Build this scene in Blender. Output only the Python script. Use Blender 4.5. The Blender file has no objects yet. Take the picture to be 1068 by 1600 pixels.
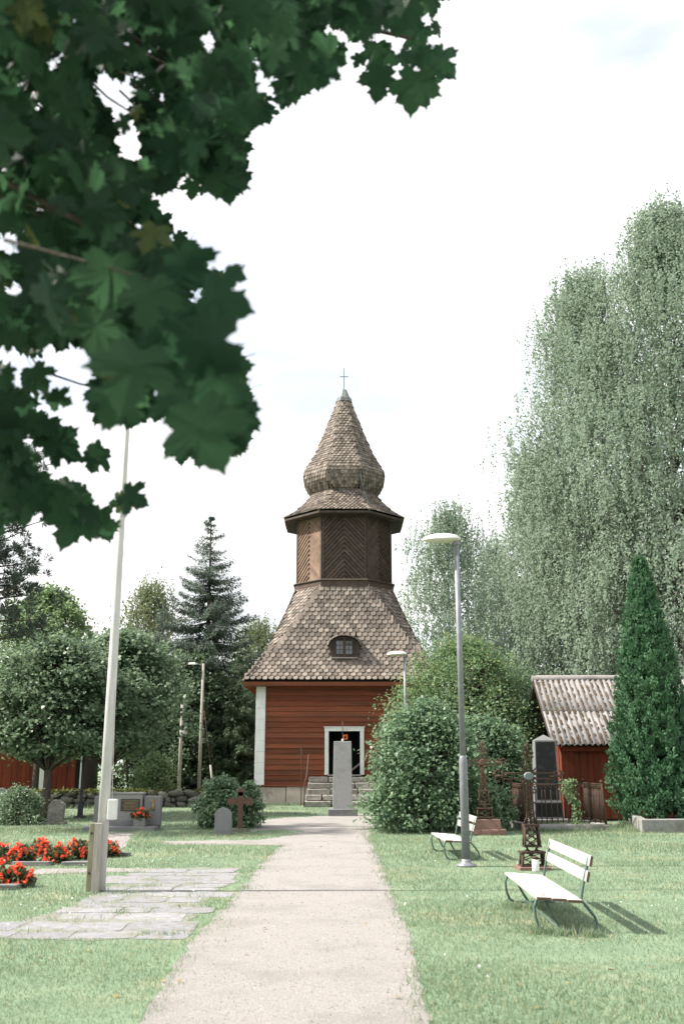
import bpy, bmesh, math, random
import numpy as np
from mathutils import Vector, Matrix
R = math.radians
random.seed(7)
rng = np.random.default_rng(11)
sc = bpy.context.scene
col = sc.collection

# ------------------------------------------------------------------ camera
EYE, PITCH, FPX = 1.65, R(14.75), 1500.0
cam_d = bpy.data.cameras.new('camera')
cam = bpy.data.objects.new('camera', cam_d); col.objects.link(cam)
cam.location = (0, 0, EYE); cam.rotation_euler = (R(90) + PITCH, 0, 0)
cam_d.sensor_fit = 'VERTICAL'; cam_d.sensor_height = 36.0; cam_d.sensor_width = 24.0
cam_d.lens = 36.0 * FPX / 1600.0
cam_d.clip_end = 3000; cam_d.clip_start = 0.05
cam_d.dof.use_dof = True; cam_d.dof.focus_distance = 30.0; cam_d.dof.aperture_fstop = 2.8
sc.camera = cam

# ------------------------------------------------------------------ light
SUN_EL, SUN_AZ = 46.0, 1.5            # sun from the left (-X), a few degrees towards the camera
sun_dir = Vector((-math.cos(R(SUN_EL)) * math.cos(R(SUN_AZ)), -math.cos(R(SUN_EL)) * math.sin(R(SUN_AZ)), math.sin(R(SUN_EL))))
sd = bpy.data.lights.new('sun', 'SUN'); sd.energy = 4.0; sd.angle = R(1.3); sd.color = (1.0, 0.95, 0.86)
sun = bpy.data.objects.new('sun', sd); col.objects.link(sun)
sun.rotation_euler = (-sun_dir).to_track_quat('-Z', 'Y').to_euler(); sun.location = (-20, 0, 30)
w = bpy.data.worlds.new('World'); sc.world = w; w.use_nodes = True
nt = w.node_tree; nt.nodes.clear()
def wn(t): return nt.nodes.new(t)
sky = wn('ShaderNodeTexSky'); sky.sky_type = 'NISHITA'; sky.sun_disc = False
sky.sun_elevation = R(SUN_EL); sky.sun_rotation = math.atan2(sun_dir.x, sun_dir.y)
sky.air_density = 1.0; sky.dust_density = 2.5; sky.ozone_density = 1.0
bg1 = wn('ShaderNodeBackground'); bg1.inputs[1].default_value = 0.14
bg2 = wn('ShaderNodeBackground'); bg2.inputs[0].default_value = (1.0, 0.985, 0.98, 1); bg2.inputs[1].default_value = 0.66
tc = wn('ShaderNodeTexCoord'); mp = wn('ShaderNodeMapping'); mp.inputs['Scale'].default_value = (1.0, 1.0, 2.4)
nz = wn('ShaderNodeTexNoise'); nz.inputs['Scale'].default_value = 1.9; nz.inputs['Detail'].default_value = 6; nz.inputs['Roughness'].default_value = 0.55
rp = wn('ShaderNodeValToRGB'); rp.color_ramp.elements[0].position = 0.36; rp.color_ramp.elements[0].color = (0.55,)*3 + (1,)
rp.color_ramp.elements[1].position = 0.52; rp.color_ramp.elements[1].color = (1, 1, 1, 1)
mx = wn('ShaderNodeMixShader'); wo = wn('ShaderNodeOutputWorld')
L = nt.links.new
L(sky.outputs[0], bg1.inputs[0]); L(tc.outputs['Generated'], mp.inputs[0]); L(mp.outputs[0], nz.inputs['Vector'])
nz2 = wn('ShaderNodeTexNoise'); nz2.inputs['Scale'].default_value = 3.1; nz2.inputs['Detail'].default_value = 5; nz2.inputs['Roughness'].default_value = 0.5
rp2 = wn('ShaderNodeValToRGB'); rp2.color_ramp.elements[0].position = 0.36; rp2.color_ramp.elements[0].color = (0.60, 0.635, 0.675, 1); rp2.color_ramp.elements[1].position = 0.58; rp2.color_ramp.elements[1].color = (1.0, 0.985, 0.98, 1)
mp2 = wn('ShaderNodeMapping'); mp2.inputs['Scale'].default_value = (1.0, 1.0, 3.2); mp2.inputs['Location'].default_value = (3.7, 1.2, 0.4)
L(tc.outputs['Generated'], mp2.inputs[0]); L(mp2.outputs[0], nz2.inputs['Vector']); L(nz2.outputs['Fac'], rp2.inputs[0]); L(rp2.outputs[0], bg2.inputs[0])
L(nz.outputs['Fac'], rp.inputs[0]); L(rp.outputs[0], mx.inputs[0]); L(bg1.outputs[0], mx.inputs[1]); L(bg2.outputs[0], mx.inputs[2]); L(mx.outputs[0], wo.inputs[0])
sc.view_settings.view_transform = 'Standard'; sc.view_settings.look = 'None'
sc.view_settings.gamma = 1.0; sc.view_settings.exposure = 1.36; sc.view_settings.use_curve_mapping = False
sc.cycles.max_bounces = 8; sc.cycles.transparent_max_bounces = 8
sc.cycles.use_denoising = True

# ------------------------------------------------------------------ pixel -> world
CP, SP = math.cos(PITCH), math.sin(PITCH)
def ray(px, py):
    x, v = (px - 534) / FPX, (800 - py) / FPX
    return Vector((x, CP - SP * v, SP + CP * v))
def at(px, py, Y):                       # the point of that pixel's ray at distance Y
    d = ray(px, py); return Vector((0, 0, EYE)) + d * (Y / d.y)
def G(px, py, z=0.0):                    # where that pixel's ray meets the ground
    d = ray(px, py); t = (z - EYE) / d.z; return Vector((0, 0, EYE)) + d * t

# ------------------------------------------------------------------ materials
def NM(name):
    m = bpy.data.materials.new(name); m.use_nodes = True
    n = m.node_tree; b = n.nodes['Principled BSDF']; return m, n, b
def rgba(c): return (c[0], c[1], c[2], 1)
def mat(name, c1, c2=None, scale=8.0, rough=0.8, bump=0.0, bscale=60.0, metallic=0.0, stretch=(1, 1, 1), rand=0.0,
        c3=None, c3scale=2.0, c3pos=(0.55, 0.7), detail=6, spec=0.3, coords='Object'):
    m, n, b = NM(name); N = n.nodes.new; K = n.links.new
    b.inputs['Roughness'].default_value = rough; b.inputs['Metallic'].default_value = metallic
    b.inputs['Specular IOR Level'].default_value = spec
    if c2 is None: c2 = tuple(v * 0.7 for v in c1)
    t = N('ShaderNodeTexCoord'); mpn = N('ShaderNodeMapping'); mpn.inputs['Scale'].default_value = stretch
    if coords == 'World':
        g = N('ShaderNodeNewGeometry'); K(g.outputs['Position'], mpn.inputs[0])
    else: K(t.outputs['Object'], mpn.inputs[0])
    no = N('ShaderNodeTexNoise'); no.inputs['Scale'].default_value = scale; no.inputs['Detail'].default_value = detail; no.inputs['Roughness'].default_value = 0.65
    K(mpn.outputs[0], no.inputs['Vector'])
    r = N('ShaderNodeValToRGB'); r.color_ramp.elements[0].position = 0.32; r.color_ramp.elements[1].position = 0.68
    r.color_ramp.elements[0].color = rgba(c2); r.color_ramp.elements[1].color = rgba(c1)
    K(no.outputs['Fac'], r.inputs[0]); out = r.outputs[0]
    if c3 is not None:
        n3 = N('ShaderNodeTexNoise'); n3.inputs['Scale'].default_value = c3scale; n3.inputs['Detail'].default_value = 8; n3.inputs['Roughness'].default_value = 0.7
        K(mpn.outputs[0], n3.inputs['Vector'])
        r3 = N('ShaderNodeValToRGB'); r3.color_ramp.elements[0].position = c3pos[0]; r3.color_ramp.elements[1].position = c3pos[1]
        r3.color_ramp.elements[0].color = (0, 0, 0, 1); r3.color_ramp.elements[1].color = (1, 1, 1, 1)
        K(n3.outputs['Fac'], r3.inputs[0])
        mi = N('ShaderNodeMix'); mi.data_type = 'RGBA'; K(r3.outputs[0], mi.inputs[0]); K(out, mi.inputs[6]); mi.inputs[7].default_value = rgba(c3); out = mi.outputs[2]
    if rand > 0:
        g = N('ShaderNodeNewGeometry'); oi = N('ShaderNodeObjectInfo')
        ad = N('ShaderNodeMath'); ad.operation = 'ADD'; K(g.outputs['Random Per Island'], ad.inputs[0]); K(oi.outputs['Random'], ad.inputs[1])
        fr = N('ShaderNodeMath'); fr.operation = 'FRACT'; K(ad.outputs[0], fr.inputs[0])
        mr = N('ShaderNodeMapRange'); mr.inputs[3].default_value = 1 - rand; mr.inputs[4].default_value = 1 + rand; K(fr.outputs[0], mr.inputs[0])
        hs = N('ShaderNodeHueSaturation'); K(mr.outputs[0], hs.inputs['Value']); K(out, hs.inputs['Color']); out = hs.outputs[0]
    K(out, b.inputs['Base Color'])
    if bump > 0:
        nb = N('ShaderNodeTexNoise'); nb.inputs['Scale'].default_value = bscale; nb.inputs['Detail'].default_value = 5
        K(mpn.outputs[0], nb.inputs['Vector'])
        bm_ = N('ShaderNodeBump'); bm_.inputs['Strength'].default_value = bump; bm_.inputs['Distance'].default_value = 0.02
        K(nb.outputs['Fac'], bm_.inputs['Height']); K(bm_.outputs[0], b.inputs['Normal'])
    return m
def leafmat(name, c1, c2, trans=0.4, rough=0.45, tcol=None, spec=0.4, big=0.5, bigscale=0.8, c3=None, c3p=0.9, tval=1.3):
    """leaves: two tones mixed per leaf and by place, with light coming through"""
    m, n, b = NM(name); N = n.nodes.new; K = n.links.new
    g = N('ShaderNodeNewGeometry'); oi = N('ShaderNodeObjectInfo')
    ad = N('ShaderNodeMath'); ad.operation = 'ADD'; K(g.outputs['Random Per Island'], ad.inputs[0]); K(oi.outputs['Random'], ad.inputs[1])
    fr = N('ShaderNodeMath'); fr.operation = 'FRACT'; K(ad.outputs[0], fr.inputs[0])
    no = N('ShaderNodeTexNoise'); no.inputs['Scale'].default_value = bigscale; no.inputs['Detail'].default_value = 2; K(g.outputs['Position'], no.inputs['Vector'])
    mxv = N('ShaderNodeMix'); mxv.inputs[0].default_value = big; K(fr.outputs[0], mxv.inputs[2]); K(no.outputs['Fac'], mxv.inputs[3])
    r = N('ShaderNodeValToRGB'); r.color_ramp.elements[0].position = 0.2; r.color_ramp.elements[1].position = 0.8
    r.color_ramp.elements[0].color = rgba(c2); r.color_ramp.elements[1].color = rgba(c1)
    K(mxv.outputs[0], r.inputs[0]); out = r.outputs[0]
    if c3 is not None:
        gt = N('ShaderNodeMath'); gt.operation = 'GREATER_THAN'; gt.inputs[1].default_value = c3p; K(fr.outputs[0], gt.inputs[0])
        mi = N('ShaderNodeMix'); mi.data_type = 'RGBA'; K(gt.outputs[0], mi.inputs[0]); K(out, mi.inputs[6]); mi.inputs[7].default_value = rgba(c3); out = mi.outputs[2]
    K(out, b.inputs['Base Color']); b.inputs['Roughness'].default_value = rough; b.inputs['Specular IOR Level'].default_value = spec
    tr = N('ShaderNodeBsdfTranslucent'); hs = N('ShaderNodeHueSaturation'); hs.inputs['Value'].default_value = tval; hs.inputs['Hue'].default_value = 0.485
    K(out, hs.inputs['Color']); K(hs.outputs[0], tr.inputs[0])
    ms = N('ShaderNodeMixShader'); ms.inputs[0].default_value = trans
    K(b.outputs[0], ms.inputs[1]); K(tr.outputs[0], ms.inputs[2]); K(ms.outputs[0], n.nodes['Material Output'].inputs[0])
    return m

M = {}
M['lawn'] = mat('lawn', (0.185, 0.248, 0.160), (0.118, 0.172, 0.108), scale=1.1, rough=0.95, bump=0.6, bscale=45, c3=(0.30, 0.28, 0.175), c3scale=0.5, c3pos=(0.52, 0.70), coords='World')
M['grass'] = leafmat('grass', (0.255, 0.330, 0.210), (0.140, 0.208, 0.130), trans=0.40, rough=0.6, spec=0.15, big=0.65, bigscale=0.6, c3=(0.42, 0.385, 0.24), c3p=0.90)
M['gravel'] = mat('gravel', (0.355, 0.330, 0.312), (0.242, 0.225, 0.212), scale=30, rough=0.95, bump=1.0, bscale=85, c3=(0.215, 0.20, 0.185), c3scale=1.1, c3pos=(0.48, 0.76), coords='World')
M['pebble'] = mat('pebble', (0.33, 0.305, 0.29), (0.17, 0.155, 0.145), rough=0.95, rand=0.45, spec=.1)
M['slab'] = mat('slab', (0.275, 0.270, 0.280), (0.18, 0.18, 0.19), scale=9, rough=0.95, bump=0.6, bscale=40, rand=0.10, c3=(0.18, 0.175, 0.12), c3scale=4, c3pos=(0.50, 0.70))
M['granite'] = mat('granite', (0.235, 0.235, 0.24), (0.13, 0.13, 0.135), scale=70, rough=0.85, bump=0.3, bscale=90, c3=(0.15, 0.15, 0.13), c3scale=2.2, c3pos=(.48,.7))
M['granite_light'] = mat('granite_light', (0.31, 0.305, 0.295), (0.185, 0.18, 0.17), scale=40, rough=0.9, bump=0.5, bscale=60, c3=(0.145, 0.145, 0.115), c3scale=1.8, c3pos=(.48,.72))
M['fieldstone'] = mat('fieldstone', (0.20, 0.185, 0.17), (0.085, 0.08, 0.072), scale=5, rough=0.95, bump=0.8, bscale=14, rand=0.45, c3=(0.06, 0.07, 0.035), c3scale=3, c3pos=(.48,.66))
M['foundation'] = mat('foundation', (0.56, 0.50, 0.45), (0.40, 0.345, 0.30), scale=2.2, rough=0.95, bump=0.8, bscale=9, c3=(0.26, 0.185, 0.15), c3scale=1.3, c3pos=(.52,.66), rand=0.12)
M['stepstone'] = mat('stepstone', (0.40, 0.375, 0.345), (0.235, 0.22, 0.195), scale=6, rough=0.95, bump=0.7, bscale=16, rand=0.2, c3=(0.13, 0.14, 0.075), c3scale=3.2)
M['moss'] = leafmat('moss', (0.14, 0.15, 0.05), (0.07, 0.085, 0.03), trans=0.1, rough=0.95, spec=0.05)
M['roofmoss'] = mat('roofmoss', (0.105, 0.070, 0.040), (0.055, 0.038, 0.024), rough=1.0, rand=0.3, spec=.05)
M['redboard'] = mat('redboard', (0.250, 0.078, 0.042), (0.170, 0.057, 0.034), scale=3.0, stretch=(0.35, 3, 4), rough=0.9, bump=0.35, bscale=22, rand=0.20, c3=(0.090, 0.055, 0.037), c3scale=0.9, c3pos=(0.46, 0.72), spec=.12)
M['redplank'] = mat('redplank', (0.195, 0.046, 0.026), (0.120, 0.034, 0.021), scale=3.0, stretch=(4, 4, 0.35), rough=0.9, bump=0.35, bscale=22, rand=0.2, c3=(0.085, 0.036, 0.024), c3scale=1.0, spec=.12)
M['whitewood'] = mat('whitewood', (0.78, 0.775, 0.77), (0.66, 0.655, 0.645), scale=5, stretch=(3, 3, 0.5), rough=0.8, bump=0.2, bscale=30, c3=(0.48, 0.465, 0.435), c3scale=4, c3pos=(0.62, 0.82))
M['tarboard'] = mat('tarboard', (0.098, 0.068, 0.054), (0.055, 0.041, 0.035), scale=4, rough=0.8, bump=0.3, bscale=30, rand=0.2, c3=(0.13, 0.088, 0.064), c3scale=1.5, spec=.2)
M['sunlitboard'] = mat('sunlitboard', (0.235, 0.155, 0.108), (0.14, 0.095, 0.07), scale=4, rough=0.8, bump=0.3, bscale=30, rand=0.2, c3=(0.30, 0.205, 0.14), c3scale=1.5, spec=.2)  # paler tarboard for sun-facing faces; sunlit brightness put into colour, plus some bleaching
M['tardark'] = mat('tardark', (0.085, 0.058, 0.045), (0.045, 0.034, 0.029), scale=4, rough=0.75, bump=0.3, bscale=25)
M['shingle'] = mat('shingle', (0.275, 0.232, 0.198), (0.138, 0.115, 0.099), scale=4, rough=0.9, bump=0.4, bscale=30, rand=0.38, c3=(0.085, 0.076, 0.070), c3scale=3, c3pos=(.5,.72), spec=.12)
M['roofdeck'] = mat('roofdeck', (0.018, 0.016, 0.014), rough=0.95, spec=.05)
M['tin'] = mat('tin', (0.22, 0.255, 0.26), (0.13, 0.155, 0.16), scale=5, rough=0.6, metallic=0.2)
M['iron'] = mat('iron', (0.10, 0.07, 0.055), (0.05, 0.038, 0.032), scale=12, rough=0.8, bump=0.4, bscale=40)
M['rust'] = mat('rust', (0.085, 0.052, 0.034), (0.042, 0.028, 0.021), scale=14, rough=0.9, bump=0.5, bscale=50)
M['rustdark'] = mat('rustdark', (0.145, 0.085, 0.060), (0.075, 0.048, 0.036), scale=14, rough=0.9, bump=0.5, bscale=50)
M['redgranite'] = mat('redgranite', (0.24, 0.145, 0.115), (0.14, 0.085, 0.07), scale=30, rough=0.85, bump=0.3)
M['steel'] = mat('steel', (0.235, 0.245, 0.265), (0.18, 0.19, 0.205), scale=8, rough=0.5, metallic=0.3, c3=(0.30, 0.30, 0.31), c3scale=6)
M['blackiron'] = mat('blackiron', (0.035, 0.04, 0.045), rough=0.6)
M['lampwhite'] = mat('lampwhite', (0.72, 0.72, 0.70), (0.60, 0.60, 0.58), scale=9, rough=0.5, c3=(0.44, 0.43, 0.38), c3scale=7, c3pos=(0.55, 0.75))
M['lampglass'] = mat('lampglass', (0.56, 0.54, 0.42), (0.46, 0.44, 0.34), rough=0.35)
M['poleflag'] = mat('poleflag', (0.60, 0.585, 0.57), (0.47, 0.46, 0.445), scale=4, stretch=(6, 6, 0.6), rough=0.7, bump=0.2, bscale=20, c3=(0.30, 0.28, 0.25), c3scale=3, c3pos=(0.58, 0.78))
M['greywood'] = mat('greywood', (0.42, 0.39, 0.35), (0.25, 0.235, 0.205), scale=5, stretch=(6, 6, 0.5), rough=0.9, bump=0.4, bscale=18)
M['mosswood'] = mat('mosswood', (0.29, 0.275, 0.19), (0.17, 0.165, 0.11), scale=5, stretch=(6, 6, 0.5), rough=0.9, bump=0.4, bscale=18)
M['benchwood'] = mat('benchwood', (0.46, 0.44, 0.42), (0.33, 0.315, 0.30), scale=6, stretch=(5, 0.5, 5), rough=0.8, bump=0.3, bscale=20, rand=0.08, c3=(0.22, 0.195, 0.165), c3scale=5, c3pos=(0.52, 0.76), spec=.15)
M['endgrain'] = mat('endgrain', (0.13, 0.085, 0.065), rough=0.9)
M['greensteel'] = mat('greensteel', (0.10, 0.155, 0.13), (0.06, 0.10, 0.085), scale=10, rough=0.5, c3=(0.15, 0.12, 0.09), c3scale=12, c3pos=(0.66, 0.8))
M['eternit'] = mat('eternit', (0.285, 0.268, 0.262), (0.175, 0.165, 0.16), scale=6, rough=0.95, bump=0.4, bscale=30, c3=(0.11, 0.096, 0.084), c3scale=3, c3pos=(.48,.68), rand=0.06)
M['blackgranite'] = mat('blackgranite', (0.022, 0.024, 0.024), (0.012, 0.013, 0.013), scale=40, rough=0.5, c3=(0.04, 0.042, 0.04), c3scale=6, spec=.15)
M['bronze'] = mat('bronze', (0.075, 0.072, 0.06), (0.045, 0.044, 0.038), scale=12, rough=0.5, metallic=0.3)
M['gold'] = mat('gold', (0.34, 0.24, 0.10), (0.22, 0.15, 0.07), rough=0.5, metallic=0.4)
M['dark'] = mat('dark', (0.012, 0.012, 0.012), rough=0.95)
M['orange'] = mat('orange', (0.80, 0.17, 0.03), (0.7, 0.14, 0.025), rough=0.6)
M['black'] = mat('black', (0.015, 0.015, 0.015), rough=0.7)
M['candle'] = mat('candle', (0.80, 0.78, 0.74), (0.72, 0.7, 0.66), rough=0.4)
M['glass'] = mat('glass', (0.10, 0.11, 0.12), (0.05, 0.055, 0.06), rough=0.08, spec=0.8)
M['rooftile'] = mat('rooftile', (0.30, 0.17, 0.125), (0.19, 0.11, 0.085), scale=4, rough=0.9)
M['bark'] = mat('bark', (0.115, 0.095, 0.075), (0.05, 0.042, 0.034), scale=7, stretch=(3, 3, 0.5), rough=0.95, bump=0.8, bscale=14)
M['birchbark'] = mat('birchbark', (0.52, 0.50, 0.47), (0.36, 0.35, 0.32), scale=3, stretch=(0.7, 0.7, 4), rough=0.85, c3=(0.05, 0.045, 0.04), c3scale=2.2, c3pos=(0.56, 0.64))
M['pinebark'] = mat('pinebark', (0.25, 0.125, 0.065), (0.12, 0.07, 0.045), scale=6, rough=0.95, bump=0.6, bscale=14)
M['f_birch'] = leafmat('f_birch', (0.270, 0.340, 0.255), (0.185, 0.242, 0.182), trans=0.5, big=0.7, bigscale=0.4, spec=.08, rough=.7)
M['f_birchpale'] = leafmat('f_birchpale', (0.20, 0.235, 0.12), (0.115, 0.145, 0.08), trans=0.45, big=0.5, spec=.2, rough=.55)
M['f_maple'] = leafmat('f_maple', (0.185, 0.260, 0.155), (0.082, 0.135, 0.082), trans=0.4, rough=0.48, spec=0.4, big=.45, bigscale=1.1)
M['f_maplelight'] = leafmat('f_maplelight', (0.210, 0.300, 0.145), (0.120, 0.190, 0.095), trans=0.45, spec=.25)
M['f_mid'] = leafmat('f_mid', (0.145, 0.210, 0.118), (0.070, 0.115, 0.068), trans=0.4, spec=.25)
M['f_spruce'] = leafmat('f_spruce', (0.130, 0.172, 0.132), (0.068, 0.096, 0.076), trans=0.22, rough=0.6, spec=0.2)
M['f_pine'] = leafmat('f_pine', (0.095, 0.122, 0.098), (0.050, 0.070, 0.056), trans=0.2, rough=0.6, spec=0.2)
M['f_lilac'] = leafmat('f_lilac', (0.190, 0.285, 0.155), (0.085, 0.150, 0.090), trans=0.38, rough=0.45, spec=0.45, big=0.4, bigscale=.9)
M['f_bush'] = leafmat('f_bush', (0.195, 0.285, 0.135), (0.100, 0.170, 0.085), trans=0.42, rough=0.5, spec=.25, c3=(0.33, 0.32, 0.12), c3p=0.97)
M['f_thuja'] = leafmat('f_thuja', (0.098, 0.200, 0.100), (0.042, 0.105, 0.056), trans=0.28, rough=0.55, spec=0.25)
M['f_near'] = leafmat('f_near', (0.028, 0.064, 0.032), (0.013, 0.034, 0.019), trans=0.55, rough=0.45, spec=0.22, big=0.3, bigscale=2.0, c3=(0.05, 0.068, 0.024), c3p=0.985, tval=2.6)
M['f_begonia'] = leafmat('f_begonia', (0.13, 0.165, 0.075), (0.055, 0.07, 0.04), trans=0.3)
M['petal'] = leafmat('petal', (0.86, 0.190, 0.085), (0.72, 0.105, 0.045), trans=0.35, rough=0.6, spec=.1)
M['pavejoint'] = mat('pavejoint', (0.235, 0.235, 0.205), (0.155, 0.16, 0.125), scale=7, rough=1.0, bump=.5, bscale=50, coords='World')
M['litter'] = leafmat('litter', (0.40, 0.29, 0.08), (0.16, 0.10, 0.05), trans=.2)
M['granite_pale'] = mat('granite_pale', (0.42, 0.415, 0.405), (0.28, 0.275, 0.265), scale=45, rough=0.9, bump=0.5, bscale=60, c3=(0.21, 0.21, 0.175), c3scale=1.6, c3pos=(.5,.75))
M['twig'] = mat('twig', (0.10, 0.085, 0.065), rough=0.9)

# ------------------------------------------------------------------ object helpers
def tag(o, label=None, cat=None, group=None, kind=None):
    if label: o['label'] = label
    if cat: o['category'] = cat
    if group: o['group'] = group
    if kind: o['kind'] = kind
    return o
def link(o, parent=None):
    col.objects.link(o)
    if parent is not None: o.parent = parent
    return o
def empty(name, loc=(0, 0, 0), rz=0.0, label=None, cat=None, group=None):
    o = bpy.data.objects.new(name, None); o.empty_display_size = 0.2
    o.location = loc; o.rotation_euler = (0, 0, rz); link(o)
    return tag(o, label, cat, group)
class MB:
    def __init__(s): s.v = []; s.f = []; s.smooth = []
    def add(s, vs, fs, smooth=False):
        o = len(s.v); s.v += [tuple(x) for x in vs]
        s.f += [tuple(i + o for i in f) for f in fs]; s.smooth += [smooth] * len(fs); return s
    def box(s, c, size, rot=None, taper=1.0, jit=0.0):
        hx, hy, hz = size[0] / 2, size[1] / 2, size[2] / 2; vs = []
        for z in (-1, 1):
            k = taper if z > 0 else 1.0
            for x, y in ((-1, -1), (1, -1), (1, 1), (-1, 1)):
                p = Vector((x * hx * k, y * hy * k, z * hz))
                if jit: p += Vector((random.uniform(-jit, jit), random.uniform(-jit, jit), random.uniform(-jit, jit)))
                if rot is not None: p = rot @ p
                vs.append(Vector(c) + p)
        return s.add(vs, [(3, 2, 1, 0), (4, 5, 6, 7), (0, 1, 5, 4), (1, 2, 6, 5), (2, 3, 7, 6), (3, 0, 4, 7)])
    def tube(s, pts, rad, n=8, cap=True):
        pts = [Vector(p) for p in pts]
        if not hasattr(rad, '__len__'): rad = [rad] * len(pts)
        vs = []; fs = []; prev = None
        for i, p in enumerate(pts):
            t = (pts[min(i + 1, len(pts) - 1)] - pts[max(i - 1, 0)]).normalized()
            if prev is None:
                a = Vector((0, 0, 1)) if abs(t.z) < 0.9 else Vector((1, 0, 0)); u = t.cross(a).normalized()
            else:
                u = (prev - t * prev.dot(t)).normalized()
            prev = u; v = t.cross(u)
            for k in range(n):
                an = 2 * math.pi * k / n; vs.append(p + (u * math.cos(an) + v * math.sin(an)) * rad[i])
        for i in range(len(pts) - 1):
            for k in range(n):
                k2 = (k + 1) % n; fs.append((i * n + k, i * n + k2, (i + 1) * n + k2, (i + 1) * n + k))
        s.add(vs, fs, True)
        if cap:
            o = len(s.v) - len(vs); m = len(pts) - 1
            s.f.append(tuple(o + k for k in reversed(range(n)))); s.f.append(tuple(o + m * n + k for k in range(n))); s.smooth += [False, False]
        return s
    def lathe(s, c, prof, n=16, smooth=True, rot0=0.0):
        vs = []; fs = []; c = Vector(c)
        for (r, z) in prof:
            for k in range(n):
                an = 2 * math.pi * k / n + rot0; vs.append(c + Vector((r * math.cos(an), r * math.sin(an), z)))
        for i in range(len(prof) - 1):
            for k in range(n):
                k2 = (k + 1) % n; fs.append((i * n + k, i * n + k2, (i + 1) * n + k2, (i + 1) * n + k))
        s.add(vs, fs, smooth); o = len(s.v) - len(vs); m = len(prof) - 1
        s.f.append(tuple(o + k for k in reversed(range(n)))); s.f.append(tuple(o + m * n + k for k in range(n))); s.smooth += [False, False]
        return s
    def prism(s, poly, y0, y1, frame=None):
        """poly of (x,z) extruded along y; frame maps local points"""
        n = len(poly); vs = [Vector((x, y0, z)) for x, z in poly] + [Vector((x, y1, z)) for x, z in poly]
        if frame is not None: vs = [frame @ v for v in vs]
        fs = [tuple(range(n)), tuple(reversed(range(n, 2 * n)))] + [(i, i + n, (i + 1) % n + n, (i + 1) % n) for i in range(n)]
        return s.add(vs, fs)
    def mesh(s, name):
        me = bpy.data.meshes.new(name); me.from_pydata([tuple(v) for v in s.v], [], s.f)
        me.polygons.foreach_set('use_smooth', s.smooth); me.update(); return me
    def build(s, name, m, parent=None, bevel=0.0, fix=True):
        me = s.mesh(name); me.materials.append(M[m] if isinstance(m, str) else m)
        if fix:
            b = bmesh.new(); b.from_mesh(me); bmesh.ops.recalc_face_normals(b, faces=b.faces); b.to_mesh(me); b.free()
        o = bpy.data.objects.new(name, me); link(o, parent)
        if bevel > 0:
            md = o.modifiers.new('bevel', 'BEVEL'); md.width = bevel; md.segments = 2; md.limit_method = 'ANGLE'
        return o
def inst(name, me, parent, mtx):
    o = bpy.data.objects.new(name, me); link(o, parent); o.matrix_local = mtx; return o
def frame(x, y, z, o):
    m = Matrix.Identity(4)
    for i, v in enumerate((x, y, z)):
        m[0][i], m[1][i], m[2][i] = v
    m.translation = o; return m
def nrm(a):
    return a / np.maximum(np.linalg.norm(a, axis=1, keepdims=True), 1e-9)
def np_mesh(name, V, F, m, parent=None, kind=None, smooth=False):
    """V (n,3), F (m,k) with constant k"""
    me = bpy.data.meshes.new(name); k = F.shape[1]
    me.vertices.add(len(V)); me.vertices.foreach_set('co', V.astype(np.float32).ravel())
    me.loops.add(F.size); me.loops.foreach_set('vertex_index', F.astype(np.int32).ravel())
    me.polygons.add(len(F)); me.polygons.foreach_set('loop_start', np.arange(0, F.size, k, dtype=np.int32))
    if smooth: me.polygons.foreach_set('use_smooth', np.ones(len(F), dtype=bool))
    me.update(calc_edges=True); me.materials.append(M[m])
    o = bpy.data.objects.new(name, me); link(o, parent)
    if kind: o['kind'] = kind
    return o
# leaf templates: (across, along, normal)
T_RHOMB = (np.array([(0, 0, 0), (0.34, 0.45, 0.10), (0, 1, -0.06), (-0.34, 0.45, 0.10)]), np.array([(0, 1, 2, 3)]))
T_NARROW = (np.array([(0, 0, 0), (0.13, 0.5, 0.03), (0, 1, -0.05), (-0.13, 0.5, 0.03)]), np.array([(0, 1, 2, 3)]))
T_HEART = (np.array([(0, 0, 0), (0.36, 0.22, 0.09), (0.24, 0.68, 0.05), (0, 1, -0.10), (0, 0.45, -0.02), (-0.24, 0.68, 0.05), (-0.36, 0.22, 0.09)]),
           np.array([(0, 1, 2, 4), (4, 2, 3, 3), (0, 4, 5, 6), (4, 3, 3, 5)]))
T_HEART = (T_HEART[0], np.array([(0, 1, 4), (1, 2, 4), (2, 3, 4), (0, 4, 6), (6, 4, 5), (4, 3, 5)]))
T_LOBED = (np.array([(0, 0, 0), (0.45, 0.12, 0.08), (0.22, 0.36, 0), (0.56, 0.60, 0.06), (0.2, 0.66, 0), (0, 1, -0.12), (-0.2, 0.66, 0), (-0.56, 0.60, 0.06), (-0.22, 0.36, 0), (-0.45, 0.12, 0.08)]),
           np.array([(0, 1, 2), (0, 2, 8), (0, 8, 9), (2, 3, 4), (2, 4, 6), (2, 6, 8), (8, 6, 7), (4, 5, 6)]))
T_WIDE = (np.array([(0, 0, 0), (0.52, 0.42, 0.12), (0, 1, -0.10), (-0.52, 0.42, 0.12)]), np.array([(0, 1, 2, 3)]))
T_BLADE = (np.array([(-0.06, 0, 0), (0.06, 0, 0), (0.0, 1, 0.25)]), np.array([(0, 1, 2)]))
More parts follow.
